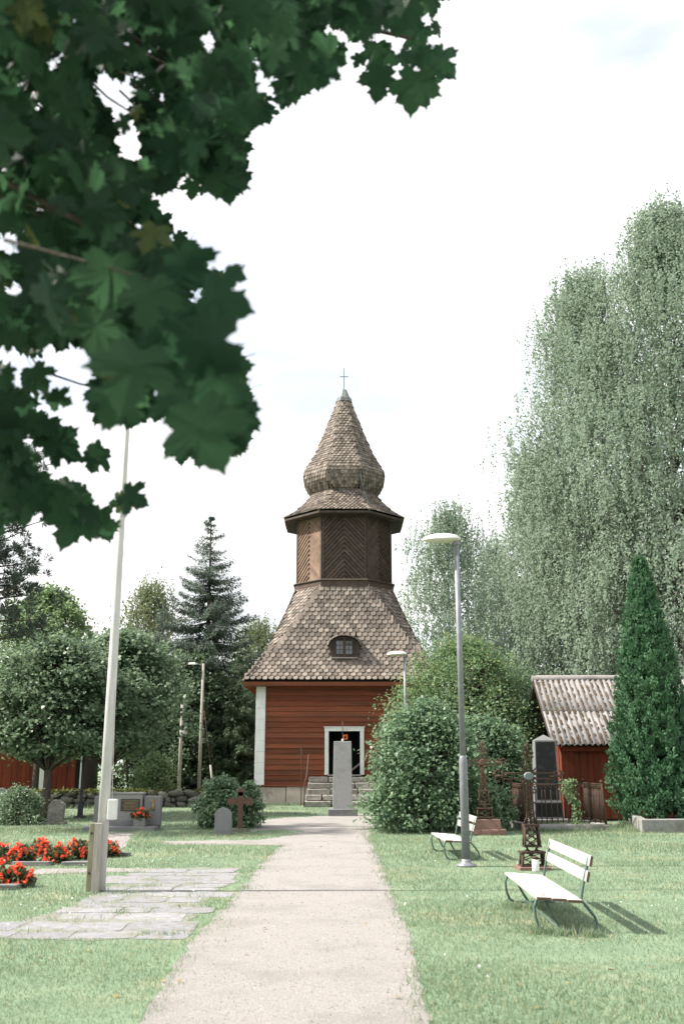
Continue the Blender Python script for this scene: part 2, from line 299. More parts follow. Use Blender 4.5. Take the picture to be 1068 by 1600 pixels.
def leaves(name, P, T, N, S, tmpl, m, parent=None, kind=None):
    tv, tf = tmpl; T = nrm(T); N = N - T * (N * T).sum(1, keepdims=True); N = nrm(N); X = np.cross(T, N)
    S = np.asarray(S).reshape(-1, 1, 1)
    V = P[:, None, :] + S * (X[:, None, :] * tv[None, :, 0, None] + T[:, None, :] * tv[None, :, 1, None] + N[:, None, :] * tv[None, :, 2, None])
    n = len(P); F = (tf[None] + (np.arange(n) * len(tv))[:, None, None]).reshape(-1, tf.shape[1])
    return np_mesh(name, V.reshape(-1, 3), F, m, parent, kind)
def rdir(n):
    return nrm(rng.normal(size=(n, 3)))
def bez(a, b, sag=0.0, wob=0.08, n=6):
    a, b = Vector(a), Vector(b); d = (b - a).length; pts = []
    o = Vector((random.uniform(-1, 1), random.uniform(-1, 1), random.uniform(-0.4, 0.4))) * wob * d
    for i in range(n):
        t = i / (n - 1); pts.append(a.lerp(b, t) + o * math.sin(math.pi * t) + Vector((0, 0, sag * d * math.sin(math.pi * t))))
    return pts
def inpoly(px, py, poly):
    c = np.zeros(len(px), dtype=bool); n = len(poly); j = n - 1
    for i in range(n):
        xi, yi = poly[i]; xj, yj = poly[j]
        if yi != yj:
            c ^= ((yi > py) != (yj > py)) & (px < (xj - xi) * (py - yi) / (yj - yi) + xi)
        j = i
    return c

# ------------------------------------------------------------------ ground, paths
gm = MB()
gm.add([(-900, -300, 0), (900, -300, 0), (900, 1500, 0), (-900, 1500, 0)], [(0, 1, 2, 3)])
tag(gm.build('ground', 'lawn'), 'mown green lawn of the churchyard reaching to the trees', 'ground', kind='structure')
def gp(lst): return [(G(*p).x, G(*p).y) for p in lst]
PATH = [(-1.45, -3.0), (-1.38, 3.0)] + gp([(215, 1600), (258, 1530), (300, 1470), (345, 1421), (377, 1388), (412, 1345), (440, 1321)]) + \
       gp([(400, 1321), (330, 1320), (250, 1321), (250, 1315), (330, 1313), (400, 1313), (450, 1306), (474, 1299), (430, 1297), (392, 1300), (392, 1286), (430, 1279), (500, 1275), (560, 1272), (600, 1271)]) + \
       gp([(600, 1283), (578, 1296), (576, 1310), (592, 1340), (608, 1390), (622, 1420), (645, 1480), (657, 1540), (672, 1600)]) + [(0.72, 3.0), (0.8, -3.0)]
def ragged(poly, step=0.16, amp=0.03):
    out = []
    for i in range(len(poly)):
        a, b = Vector(poly[i]), Vector(poly[(i + 1) % len(poly)]); n = max(1, int((b - a).length / step))
        for k in range(n):
            p = a.lerp(b, k / n); j = amp * (0.35 + 0.03 * p.y)
            out.append((p.x + random.gauss(0, j), p.y + random.gauss(0, j * 1.3)))
    return out
def sheet(name, poly, z, m, label):
    b = bmesh.new(); vs = [b.verts.new((x, y, z)) for x, y in poly]; f = b.faces.new(vs)
    bmesh.ops.triangulate(b, faces=[f]); bmesh.ops.recalc_face_normals(b, faces=b.faces)
    me = bpy.data.meshes.new(name); b.to_mesh(me); b.free(); me.materials.append(M[m])
    if me.polygons[0].normal.z < 0: me.flip_normals()
    o = bpy.data.objects.new(name, me); link(o); return tag(o, label, 'path', kind='structure')
PATHR = ragged(PATH)
sheet('gravel_path', PATHR, 0.004, 'gravel', 'pale pinkish gravel path leading to the bell tower')
MEM_PATH = gp([(160, 1330), (196, 1326), (207, 1301), (165, 1301)])
sheet('memorial_path', ragged(MEM_PATH, 0.3, 0.03), 0.0042, 'gravel', 'short gravel walk in front of the granite memorial')
EDGE_PATH = gp([(50, 1367), (140, 1364), (240, 1362), (240, 1357), (140, 1357), (60, 1358)])
sheet('worn_path', ragged(EDGE_PATH, 0.3, 0.05), 0.0044, 'gravel', 'worn gravel strip behind the flagpole paving')

# flat paving slabs with grass joints round the flagpole
pav = MB()
PAVE = gp([(-60, 1466), (150, 1468), (262, 1467), (300, 1432), (345, 1388), (378, 1356), (300, 1356), (215, 1366), (180, 1384), (140, 1400), (90, 1425), (20, 1442), (-60, 1446)])
pv = sheet('paving', ragged(PAVE, .3, .05), 0.003, 'pavejoint', 'grey stone paving with grassy joints round the flagpole foot')
slabs = []
yv = min(p[1] for p in PAVE); k = 0
px_, py_ = [p[0] for p in PAVE], [p[1] for p in PAVE]
y = min(py_)
while y < max(py_):
    dy = random.uniform(0.34, 0.66); x = min(px_) + random.uniform(0, 0.4)
    while x < max(px_):
        dx = random.uniform(0.35, 0.80); c = (x + dx / 2, y + dy / 2)
        if inpoly(np.array([c[0]]), np.array([c[1]]), PAVE)[0] and random.random() > 0.03:
            s = MB(); g_ = 0.008; q = []
            for (ax, ay) in ((x + g_, y + g_), (x + dx - g_, y + g_), (x + dx - g_, y + dy - g_), (x + g_, y + dy - g_)):
                q.append((ax + random.uniform(-.03, .03), ay + random.uniform(-.03, .03)))
            cx, cy = c; h = random.uniform(0.004, 0.010)
            pts = []
            for i in range(4):
                a, b = q[i], q[(i + 1) % 4]
                for t in (0.12, 0.5, 0.88): pts.append((a[0] + (b[0] - a[0]) * t + random.uniform(-.012, .012), a[1] + (b[1] - a[1]) * t + random.uniform(-.012, .012)))
            n = len(pts); tx, ty = random.uniform(-.01, .01), random.uniform(-.01, .01)
            s.add([(px, py, 0.0) for px, py in pts] + [(px, py, h + tx * (px - cx) + ty * (py - cy)) for px, py in pts],
                  [tuple(range(n, 2 * n))] + [(i, (i + 1) % n, (i + 1) % n + n, i + n) for i in range(n)])
            slabs.append((q, s.build('slab', 'slab', pv)))
        x += dx
    y += dy

# ------------------------------------------------------------------ bell tower
TX, TY = 0.10, 46.1
tw = empty('bell_tower', (TX, TY, 0), 0, 'red wooden bell tower with shingled onion roof and open doorway', 'bell tower')
HW = 3.75                                    # wall half width
Z0, Z1 = 0.78, 4.95
def rot4(k): return Matrix.Rotation(k * math.pi / 2, 4, 'Z')
# foundation blocks
for k in range(4):
    x = -HW - 0.02
    while x < HW:
        wd = min(random.uniform(0.9, 1.9), HW + 0.02 - x)
        if HW + 0.02 - (x + wd) < 0.4: wd = HW + 0.02 - x
        b = MB(); b.box((x + wd / 2, -HW + 0.27, 0.36), (wd - 0.012, 0.5, 0.80), jit=0.02)
        b.v = [tuple(rot4(k) @ Vector(v)) for v in b.v]
        b.build('foundation_stone', 'foundation', tw, bevel=0.04); x += wd
core = MB(); core.box((0, 0.0, 0.35), (2 * HW - 0.9, 2 * HW - 0.9, 0.7)); core.build('foundation_core', 'foundation', tw)
# wall core with the doorway cut out
DX0, DX1, DZ0, DZ1 = -0.67 + 0.0, 0.67 + 0.0, 1.24, 3.05
wc = MB(); q = HW - 0.05; t = 0.16
wc.box((0, q - t / 2, (Z0 + Z1) / 2), (2 * q, t, Z1 - Z0)); wc.box((-q + t / 2, -t / 2, (Z0 + Z1) / 2), (t, 2 * q - t, Z1 - Z0)); wc.box((q - t / 2, -t / 2, (Z0 + Z1) / 2), (t, 2 * q - t, Z1 - Z0))
wc.box(((-q + t + DX0) / 2, -q + t / 2, (Z0 + Z1) / 2), (DX0 + q - t, t, Z1 - Z0)); wc.box(((q - t + DX1) / 2, -q + t / 2, (Z0 + Z1) / 2), (q - t - DX1, t, Z1 - Z0))
wc.box((0, -q + t / 2, (Z1 + DZ1) / 2), (DX1 - DX0, t, Z1 - DZ1)); wc.box((0, -q + t / 2, (Z0 + DZ0) / 2), (DX1 - DX0, t, DZ0 - Z0))
wc.box((0, 0, DZ0 - 0.06), (2 * q - 2 * t - 0.01, 2 * q - 2 * t - 0.01, 0.10))
wc.build('wall', 'tardark', tw)
# clapboards: every board its own piece
nb = 19; bh = (Z1 - Z0 + 0.05) / nb
for k in range(4):
    for i in range(nb):
        z = Z0 + bh * i
        segs = [(-HW + 0.02, HW - 0.02)]
        if k == 0 and z + bh > DZ0 - 0.02 and z < DZ1 + 0.02: segs = [(-HW + 0.02, DX0 - 0.06), (DX1 + 0.06, HW - 0.02)]
        elif k != 0 and random.random() < .0: pass
        for a, c in segs:
            b = MB(); jz = random.uniform(-.006, .006)
            y0, y1 = -HW + 0.045, -HW + 0.012
            b.add([(a, y0 + .05, z + jz), (c, y0 + .05, z + jz), (c, y1 - 0.022, z + jz), (a, y1 - 0.022, z + jz),
                   (a, y0 + .05, z + bh + .012), (c, y0 + .05, z + bh + .012), (c, y0 - .012, z + bh + .012), (a, y0 - .012, z + bh + .012)],
                  [(0, 1, 2, 3), (7, 6, 5, 4), (3, 2, 6, 7), (1, 5, 6, 2), (0, 3, 7, 4), (0, 4, 5, 1)])
            b.v = [tuple(rot4(k) @ Vector(v)) for v in b.v]
            b.build('board', 'redboard', tw)
    # sill board and corner boards
    b = MB(); b.box((0, -HW - 0.02, Z0 + 0.012), (2 * HW + 0.13, 0.13, 0.06)); b.v = [tuple(rot4(k) @ Vector(v)) for v in b.v]; b.build('sill_board', 'redboard', tw)
    for sx in (-1, 1):
        wd = 0.40; n = 9; hh = (Z1 - Z0 - 0.06) / n
        for i in range(n):                       # white corner casing of short boards
            b = MB(); b.box((sx * (HW + (0.055 if sx < 0 else 0.02) - wd / 2), -HW - 0.037, Z0 + 0.045 + hh * (i + .5)), (wd, 0.07, hh - 0.005), jit=.002)
            b.v = [tuple(rot4(k) @ Vector(v)) for v in b.v]; b.build('corner_board', 'whitewood', tw)
# door frame
dr = MB(); dr.box((DX0 - 0.085, -HW - 0.03, (DZ0 + DZ1) / 2), (0.17, 0.10, DZ1 - DZ0)); dr.build('door_jamb', 'whitewood', tw)
dr = MB(); dr.box((DX1 + 0.085, -HW - 0.03, (DZ0 + DZ1) / 2), (0.17, 0.10, DZ1 - DZ0)); dr.build('door_jamb', 'whitewood', tw)
dr = MB(); dr.box((0, -HW - 0.033, DZ1 + 0.08), (DX1 - DX0 + 0.36, 0.11, 0.16)); dr.box((0, -HW - 0.05, DZ1 + 0.175), (DX1 - DX0 + 0.44, 0.15, 0.03)); dr.build('door_head', 'whitewood', tw)
dr = MB(); dr.box((0, -HW + 0.02, DZ0 - 0.02), (DX1 - DX0 + 0.1, 0.3, 0.06)); dr.build('threshold', 'greywood', tw)
dr = MB(); dr.box((0.36, -HW + 0.55, DZ0 + 0.22), (0.85, 0.06, 0.07), Matrix.Rotation(R(-38), 3, 'Y')); dr.build('stair_rail', 'greywood', tw)
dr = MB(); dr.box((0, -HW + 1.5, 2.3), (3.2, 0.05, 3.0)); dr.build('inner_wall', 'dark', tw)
# lower roof: square eaves rising to the octagon
RZ = [5.14, 5.36, 5.62, 6.2, 7.1, 7.9, 8.84, 9.62]
RA = [4.36, 4.16, 3.96, 3.60, 3.20, 2.88, 2.52, 2.26]
RS = [4.355, 4.12, 3.88, 3.44, 2.78, 2.16, 1.58, 1.03]
def prof(zs, vs, z): return float(np.interp(z, zs, vs))
def octring(a, s, z): return [(-s, -a, z), (s, -a, z), (a, -s, z), (a, s, z), (s, a, z), (-s, a, z), (-a, s, z), (-a, -s, z)]
def loft(rings, capb=True, capt=True):
    b = MB(); n = 8; vs = [p for r_ in rings for p in r_]; fs = []
    for i in range(len(rings) - 1):
        for k in range(n): fs.append((i * n + k, i * n + (k + 1) % n, (i + 1) * n + (k + 1) % n, (i + 1) * n + k))
    if capb: fs.append(tuple(reversed(range(n))))
    if capt: fs.append(tuple((len(rings) - 1) * n + k for k in range(n)))
    b.add(vs, fs); return b
roof = loft([octring(a - 0.03, s - 0.03, z - 0.03) for z, a, s in zip(RZ, RA, RS)], capb=False, capt=False).build('roof', 'roofdeck', tw)
b = loft([octring(4.33, 4.325, 4.94), octring(4.36, 4.355, 5.10)], True, True).build('eave', 'redboard', tw)
# shingles
def shingle_data(wd, ln, th):
    """local: x across, y up the slope, z out; butt end at y=0, rounded"""
    h = wd / 2; P = [(-h, ln), (h, ln), (h, h * .95), (h * .88, h * .45), (h * .5, h * .1), (0, 0), (-h * .5, h * .1), (-h * .88, h * .45), (-h, h * .95)]
    P = P[::-1]; n = len(P)
    vs = [(x, y, -0.004 + th * 2.1 * (1 - y / ln)) for x, y in P] + [(x, y, th + th * 2.1 * (1 - y / ln)) for x, y in P]
    fs = [tuple(range(n, 2 * n))[::-1]] + [(i, (i + 1) % n, (i + 1) % n + n, i + n) for i in range(n)]
    return vs, fs
def roof_rows(zs, As, Ss, step, wd, k8):
    """frames for shingles of one of the 8 faces (even: main, odd: diagonal)"""
    zz = np.linspace(zs[0], zs[-1], 300); A = np.interp(zz, zs, As); S = np.interp(zz, zs, Ss)
    if k8 % 2 == 0: D, Hf, ang = A, S, (k8 // 2) * math.pi / 2
    else: D, Hf, ang = (A + S) / math.sqrt(2), (A - S) / math.sqrt(2), (k8 // 2) * math.pi / 2 + math.pi / 4
    arc = np.concatenate([[0], np.cumsum(np.hypot(np.diff(zz), np.diff(D)))]); tot = arc[-1]; out = []; r = 0; p = 0.0
    rotm = Matrix.Rotation(ang, 4, 'Z')
    while p < tot - step * 0.5:
        z = np.interp(p, arc, zz); d = np.interp(p, arc, D); hf = np.interp(p, arc, Hf)
        p2 = min(p + step, tot); z2 = np.interp(p2, arc, zz); d2 = np.interp(p2, arc, D)
        T = Vector((0, d - d2, z2 - z)).normalized(); X = Vector((1, 0, 0)); Nn = X.cross(T)
        n = max(1, int(round(2 * hf / wd)))
        if hf > wd * 0.3:
            n = int(hf / wd) + 2; xs = [(i + (0.5 if r % 2 else 0.0)) * wd for i in range(-n, n + 1)]
            for x in xs:
                if abs(x) > hf - wd * 0.10: continue
                a = random.gauss(0, 0.02)
                X2 = X * math.cos(a) + T * math.sin(a); T2 = T * math.cos(a) - X * math.sin(a)
                o = Vector((x, -d, z)) + Nn * (0.0 + random.uniform(0, .008)) - T * random.uniform(0.0, 0.02)
                out.append(rotm @ frame(X2, T2, Nn, o))
        p += step; r += 1
    return out
def joined(frames, data, name, m, parent):
    vs, fs = data; b = MB()
    for f in frames: b.add([f @ Vector(v) for v in vs], fs)
    me = b.mesh(name); me.materials.append(M[m]); o = bpy.data.objects.new(name, me); link(o, parent); o['kind'] = 'stuff'; return o
SW, SSTEP = 0.262, 0.215
sdat = shingle_data(SW - 0.050, 0.46, 0.034)
mb_ = MB(); mb_.add(*sdat); sh_me = mb_.mesh('shingle'); sh_me.materials.append(M['shingle'])
front = roof_rows(RZ, RA, RS, SSTEP, SW, 0)
DRX, DRZ0, DRZ1 = 0.60, 6.18, 7.22             # roof window
front = [f for f in front if not (abs(f.translation.x) < DRX + 0.02 and DRZ0 - 0.02 < f.translation.z < DRZ1 - 0.16)]
rest = front[300:]
for f in front[:300]: inst('shingle', sh_me, roof, f)
for k in range(1, 8): rest += roof_rows(RZ, RA, RS, SSTEP, SW, k)
joined(rest, sdat, 'shingles', 'shingle', roof)
# hip boards
hp = MB()
for k in range(8):
    pts = []
    for z, a, s in zip(RZ, RA, RS):
        v = octring(a, s, z)[k]; pts.append(Vector(v) + Vector((v[0], v[1], 0)).normalized() * 0.012)
    hp.tube(pts, 0.035, 6)
hp.build('hip_boards', 'shingle', roof)
# roof window with a curved hood
dm = empty('roof_window', (0, 0, 0)); dm.parent = tw
yF = -3.74
arch = [(-0.57, 6.22)] + [(-0.66 * math.cos(t), 6.66 + 0.46 * math.sin(t)) for t in np.linspace(-0.25, math.pi + 0.25, 15)] + [(0.57, 6.22)]
MB().prism(arch, yF + 0.06, yF + 1.25).build('side_casing', 'tardark', dm)
fr = MB(); inn = [(x * 0.86, 6.68 + (z - 6.68) * 0.84) for x, z in arch]
n = len(arch)
fr.add([(x, yF + .05, z) for x, z in arch] + [(x, yF + .05, z) for x, z in inn] + [(x, yF - .02, z) for x, z in arch] + [(x, yF - .02, z) for x, z in inn],
       [(2 * n + i, 2 * n + (i + 1) % n, 3 * n + (i + 1) % n, 3 * n + i) for i in range(n)] + [(i, (i + 1) % n, 2 * n + (i + 1) % n, 2 * n + i) for i in range(n)] + [(n + i, 3 * n + i, 3 * n + (i + 1) % n, n + (i + 1) % n) for i in range(n)])
fr.build('frame', 'tardark', dm)
b = MB(); b.box((0, yF + .015, 6.69), (0.09, 0.06, 0.82)); b.build('mullion', 'tardark', dm)
for sx in (-1, 1):
    for j in range(3):
        for i in range(2):
            b = MB(); b.box((sx * (0.125 + 0.155 * i), yF + .035, 6.44 + j * 0.20), (0.14, 0.012, 0.185), Matrix.Rotation(random.uniform(-.04, .04), 3, 'Z') @ Matrix.Rotation(random.choice((-.02, .0, .22, .3)), 3, 'X'))
            b.build('pane', 'glass', dm)
    for i in range(3):
        b = MB(); b.box((sx * (0.048 + 0.155 * i), yF + .025, 6.65), (0.02, 0.035, 0.64)); b.build('glazing_bar', 'tardark', dm)
    for j in range(4):
        b = MB(); b.box((sx * 0.2, yF + .027, 6.34 + j * 0.205), (0.32, 0.03, 0.02)); b.build('glazing_bar', 'tardark', dm)
hd = MB()
for i, t in enumerate(np.linspace(0.30, math.pi - 0.30, 11)):
    c_ = Vector((-0.76 * math.cos(t), yF + 0.22, 6.70 + 0.52 * math.sin(t)))
    hd.box(c_, (0.21, 0.85, 0.035), Matrix.Rotation(-(math.pi / 2 - t), 3, 'Y') @ Matrix.Rotation(0.14, 3, 'X'))
hd.build('hood', 'shingle', dm)
b = MB(); b.box((0, yF - 0.02, 6.18), (1.12, 0.16, 0.045)); b.build('sill', 'greywood', dm)
# octagon shaft
OA, OS = 2.24, 1.03
ZB0, ZB1, ZE = 9.52, 9.95, 13.15
loft([octring(OA + .11, OS + .05, ZB0), octring(OA + .10, OS + .045, ZB1 - .03)], True, True).build('base_band', 'tarboard', tw)
loft([octring(OA + .17, OS + .07, ZB1 - .028), octring(OA + .06, OS + .03, ZB1 + .04)], True, True).build('base_moulding', 'tardark', tw)
loft([octring(OA - .04, OS - .02, ZB1), octring(OA - .04, OS - .02, ZE + .2)], True, True).build('shaft', 'tardark', tw)
def clip_poly(P, f):
    out = []
    for i in range(len(P)):
        a, b = P[i], P[(i + 1) % len(P)]; fa, fb = f(a), f(b)
        if fa >= 0: out.append(a)
        if (fa >= 0) != (fb >= 0):
            t = fa / (fa - fb); out.append((a[0] + (b[0] - a[0]) * t, a[1] + (b[1] - a[1]) * t))
    return out
for k8 in range(8):
    if k8 % 2 == 0: D, hf, ang = OA, OS, (k8 // 2) * math.pi / 2
    else: D, hf, ang = (OA + OS) / math.sqrt(2), (OA - OS) / math.sqrt(2), (k8 // 2) * math.pi / 2 + math.pi / 4
    rm = Matrix.Rotation(ang, 4, 'Z'); panel = MB(); single = k8 in (0, 1, 7)
    for sx in (-1, 1):
        xa, xb = (-hf + .09, -.015) if sx < 0 else (.015, hf - .09)
        sp = 0.150; sl = 1.08; wz = 0.148
        for i in range(-8, 26):
            zc = ZB1 + .02 + i * sp * 1.47
            # board between two lines rising towards the middle
            f = lambda x: zc + (hf - abs(x)) * sl
            P = [(xa, f(xa)), (xb, f(xb)), (xb, f(xb) + sp * 1.47 - .034), (xa, f(xa) + sp * 1.47 - .034)]
            P = clip_poly(P, lambda p: p[1] - (ZB1 + .04))
            if len(P) >= 3: P = clip_poly(P, lambda p: ZE - p[1])
            if len(P) < 3: continue
            tb = MB() if single else panel
            n = len(P); zb = min(p[1] for p in P)
            # lower edge proud like a lapped board
            def dep(p): return 0.010 + 0.056 * (1 - (p[1] - f(p[0])) / (sp * 1.47))
            vs = [rm @ Vector((x, -D + .045, z)) for x, z in P] + [rm @ Vector((x, -D - dep((x, z)) + .02, z)) for x, z in P]
            tb.add(vs, [tuple(range(n, 2 * n))[::-1]] + [(i_, (i_ + 1) % n, (i_ + 1) % n + n, i_ + n) for i_ in range(n)])
            if single: tb.build('cladding_board', 'sunlitboard' if k8 == 7 else 'tarboard', tw)
    if not single:
        o = panel.build('cladding', 'sunlitboard' if k8 in (5, 6) else 'tarboard', tw); o['kind'] = 'stuff'
    for sx in (-1, 1):
        b = MB(); b.box((sx * (hf - .045), -D - .01, (ZB1 + ZE) / 2 + .02), (.085, .07, ZE - ZB1 - .04)); b.v = [tuple(rm @ Vector(v)) for v in b.v]; b.build('corner_strip', 'tardark', tw)
    b = MB(); b.box((0, -D - .012, (ZB1 + ZE) / 2 + .02), (.03, .05, ZE - ZB1 - .04)); b.v = [tuple(rm @ Vector(v)) for v in b.v]; b.build('middle_strip', 'tardark', tw)
# upper skirt roof
UZ = [13.13, 13.35, 13.7, 14.1, 14.45, 14.66]; UA = [2.86, 2.56, 2.14, 1.80, 1.52, 1.30]; T8 = math.tan(math.pi / 8)
loft([octring(2.80, 2.80 * T8, 13.00), octring(2.86, 2.86 * T8, 13.02), octring(2.86, 2.86 * T8, 13.11)], True, True).build('upper_eave', 'tardark', tw)
ur = loft([octring(a - .03, (a - .03) * T8, z - .02) for z, a in zip(UZ, UA)], True, True).build('skirt_roof', 'roofdeck', tw)
s2 = shingle_data(0.152, 0.34, 0.032)
fr_ = []
for k in range(8): fr_ += roof_rows(UZ, UA, [a * T8 for a in UA], 0.165, 0.190, k)
joined(fr_, s2, 'shingles', 'shingle', ur)
# onion spire
BZ = [14.46, 14.58, 14.78, 15.02, 15.28, 15.50, 15.76, 16.08, 16.6, 17.5, 18.3, 19.0, 19.62]
BA = [1.18, 1.40, 1.62, 1.80, 1.92, 1.93, 1.84, 1.67, 1.39, 1.03, 0.74, 0.475, 0.29]
on = loft([octring(a - .03, (a - .03) * T8, z) for z, a in zip(BZ, BA)], True, True).build('onion_spire', 'roofdeck', tw)
fr_ = []
for k in range(8): fr_ += roof_rows(BZ[1:], BA[1:], [a * T8 for a in BA[1:]], 0.165, 0.190, k)
joined(fr_, s2, 'shingles', 'shingle', on)
hp = MB()
for k in range(8): hp.tube([Vector(octring(a + .005, (a + .005) * T8, z)[k]) for z, a in zip(BZ, BA)], 0.06, 6)
hp.build('hip_boards', 'shingle', on)
hp = MB()
for k in range(8): hp.tube([Vector(octring(a + .02, (a + .02) * T8, z)[k]) for z, a in zip(UZ, UA)], 0.03, 5)
hp.build('hip_boards', 'shingle', ur)
cp = MB(); cp.lathe((0, 0, 0), [(0.30, 19.50), (0.43, 19.57), (0.43, 19.72), (0.33, 19.77), (0.15, 20.24), (0.11, 20.28)], 8, False, math.pi / 8); cp.build('metal_cap', 'tin', tw)
cr = MB(); cr.tube([(0, 0, 20.2), (0, 0, 21.5)], 0.020, 6); cr.tube([(-0.22, 0, 21.0), (0.22, 0, 21.0)], 0.018, 6); cr.build('cross', 'iron', tw)
lw = MB(); lw.tube([(0.72, -1.80, 16.0), (0.79, -1.98, 15.3), (0.82, -2.02, 14.9), (0.95, -1.95, 14.3), (1.22, -2.52, 13.45)], 0.012, 5); lw.build('lightning_wire', 'tin', tw)
sg = empty('hanging_sign', (TX + 0.04, TY - HW - 0.10, 2.70), 0, 'small square orange sign hanging in the dark doorway', 'sign')
b = MB(); b.box((0, 0, 0.10), (0.20, 0.012, 0.20)); b.build('plate', 'orange', sg)
b = MB(); b.lathe((0, 0, 0), [(0.05, -.004), (0.05, .004)], 10, False); b.v = [(x, -0.012 + z * 0.5, 0.085 + y) for x, y, z in b.v]; b.box((0, -0.012, 0.15), (0.03, 0.006, 0.06)); b.build('emblem', 'black', sg)
b = MB(); b.tube([(-.06, 0, .2), (-.06, 0, .46)], .005, 5); b.tube([(.06, 0, .2), (.06, 0, .46)], .005, 5); b.build('hanger', 'iron', sg)

# ------------------------------------------------------------------ steps, pillar, handrails
st = empty('stone_steps', (TX + 0.05, TY - HW, 0), 0, 'rough stone steps with mossy joints up to the tower doorway', 'steps')
NS = 5; rise = 1.16 / NS
for i in range(NS):
    wd = 3.35 - 0.06 * i; y0 = -2.0 + 0.36 * i; x = -wd / 2
    while x < wd / 2 - .05:
        ww = min(random.uniform(0.6, 1.3), wd / 2 - x)
        if wd / 2 - (x + ww) < .3: ww = wd / 2 - x
        b = MB(); b.box((x + ww / 2 + random.uniform(-.01, .01), (y0 - 0.1) / 2 + random.uniform(-.02, .02), rise * (i + .5)), (ww - 0.035, -y0 - 0.1, rise - .014), jit=.02)
        b.build('step_stone', 'stepstone', st, bevel=.03); x += ww
pil = empty('memorial_pillar', (0.02, 33.6, 0), 0, 'tall plain grey granite pillar on a block before the steps', 'monument')
b = MB(); b.box((0, 0, .10), (1.0, .62, .26), jit=.01); b.build('plinth', 'granite', pil, bevel=.03)
b = MB(); b.box((0, 0, 1.32), (.66, .24, 2.2), taper=.90); b.build('shaft', 'granite_pale', pil, bevel=.012)
b = MB(); b.lathe((0.0, 0, 2.42), [(.015, 0), (.034, .015), (.040, .04), (.03, .07), (.01, .085)], 10); b.build('ball', 'candle', pil)
b = MB(); b.tube([(0.0, 0, 2.48), (0.0, 0, 3.08)], .014, 6); b.build('spike', 'iron', pil)
hr = empty('iron_handrail', (TX - 1.62, TY - HW - 2.0, 0), 0, 'slim black iron handrail beside the stone steps', 'handrail')
b = MB(); b.tube([(0.0, -.05, 0), (.02, -.05, .95), (.08, .1, 1.15), (.12, 1.3, 2.05)], .026, 6); b.build('rail', 'iron', hr)
b = MB(); b.tube([(.1, 1.1, .95), (.11, 1.15, 1.94)], .022, 6); b.build('post', 'iron', hr)
hr = empty('iron_rod', (TX - 1.80, TY - HW - 0.6, 0), 0, 'thin upright iron rod with twisted tip left of the steps', 'rod')
b = MB(); b.tube([(0, 0, 0), (0, 0, 1.5), (0, 0, 2.4)], .018, 6); b.build('shaft', 'iron', hr)
b = MB()
for i in range(12): b.tube([(.0, 0, 1.75 + i * .055), (.018 * math.cos(i), .018 * math.sin(i), 1.79 + i * .055)], .03, 5)
b.build('twist', 'iron', hr)

# ------------------------------------------------------------------ lamps and poles
def street_lamp(loc, H, label, flip=-1, group='street lamps with flat white heads'):
    t = empty('street_lamp', loc, 0, label, 'street lamp', group)
    b = MB(); b.lathe((0, 0, 0), [(.17, 0), (.17, .035), (.10, .05), (.085, .08), (.08, .12)], 16); b.build('base', 'steel', t)
    b = MB(); b.lathe((0, 0, 0), [(.074, .1), (.072, 1.70), (.062, 1.78), (.052, 1.80)], 16); b.build('lower_pole', 'steel', t)
    b = MB(); b.lathe((0, 0, 0), [(.052, 1.78), (.046, H - .05)], 14); b.build('upper_pole', 'steel', t)
    # flattened head reaching to one side
    hd = empty('head', (0, 0, 0)); hd.parent = t
    L_ = .70
    def shell(z0, z1, y, top):
        vs = []; fs = []; NU, NV = 20, 6
        for j in range(NV + 1):
            q = j / NV; sc_ = math.cos(q * math.pi / 2 * .96); zz = (z0 + (z1 - z0) * math.sin(q * math.pi / 2))
            for i in range(NU):
                an = 2 * math.pi * i / NU; ex = .5 * math.cos(an); 
                wid = .155 * (1.0 - .22 * math.cos(an)) * math.sin(an)
                vs.append((flip * (L_ * (.5 + ex * sc_) - .09), wid * sc_, H + zz + (-.012 * (ex) * sc_)))
        for j in range(NV):
            for i in range(NU): fs.append((j * NU + i, j * NU + (i + 1) % NU, (j + 1) * NU + (i + 1) % NU, (j + 1) * NU + i))
        fs.append(tuple(NV * NU + i for i in range(NU)))
        m_ = MB(); m_.add(vs, fs, True); return m_
    shell(.0, .115, 0, True).build('cover', 'lampwhite', hd)
    shell(-.002, -.055, 0, False).build('diffuser', 'lampglass', hd)
    b = MB(); b.lathe((0, 0, H - .10), [(.052, 0), (.060, .02), (.060, .11)], 12); b.build('collar', 'steel', hd)
    return t
p = G(728, 1354); street_lamp((p.x, p.y, 0), 5.62, 'tall grey street lamp with flat white head standing beside the bench')
p = at(633, 1100, 33.0); street_lamp((p.x, 33.0, 0), 5.30, 'street lamp behind the lilac bush, its white head against the tower roof')
# wooden lamp pole behind the wall
p = at(312, 1200, 45.0); t = empty('wooden_lamp_pole', (p.x, 45, 0), 0, 'grey wooden pole with a small lamp arm beside the tall spruce', 'lamp pole')
b = MB(); b.tube([(0, 0, 0), (0, 0, 6.2)], [.080, .060], 10); b.build('pole', 'greywood', t)
b = MB(); b.tube([(0, 0, 6.1), (-.25, 0, 6.18), (-.45, 0, 6.2)], .028, 6); b.build('arm', 'steel', t)
b = MB(); b.box((-.52, 0, 6.2), (.40, .2, .10), taper=.7); b.build('head', 'lampwhite', t, bevel=.02)
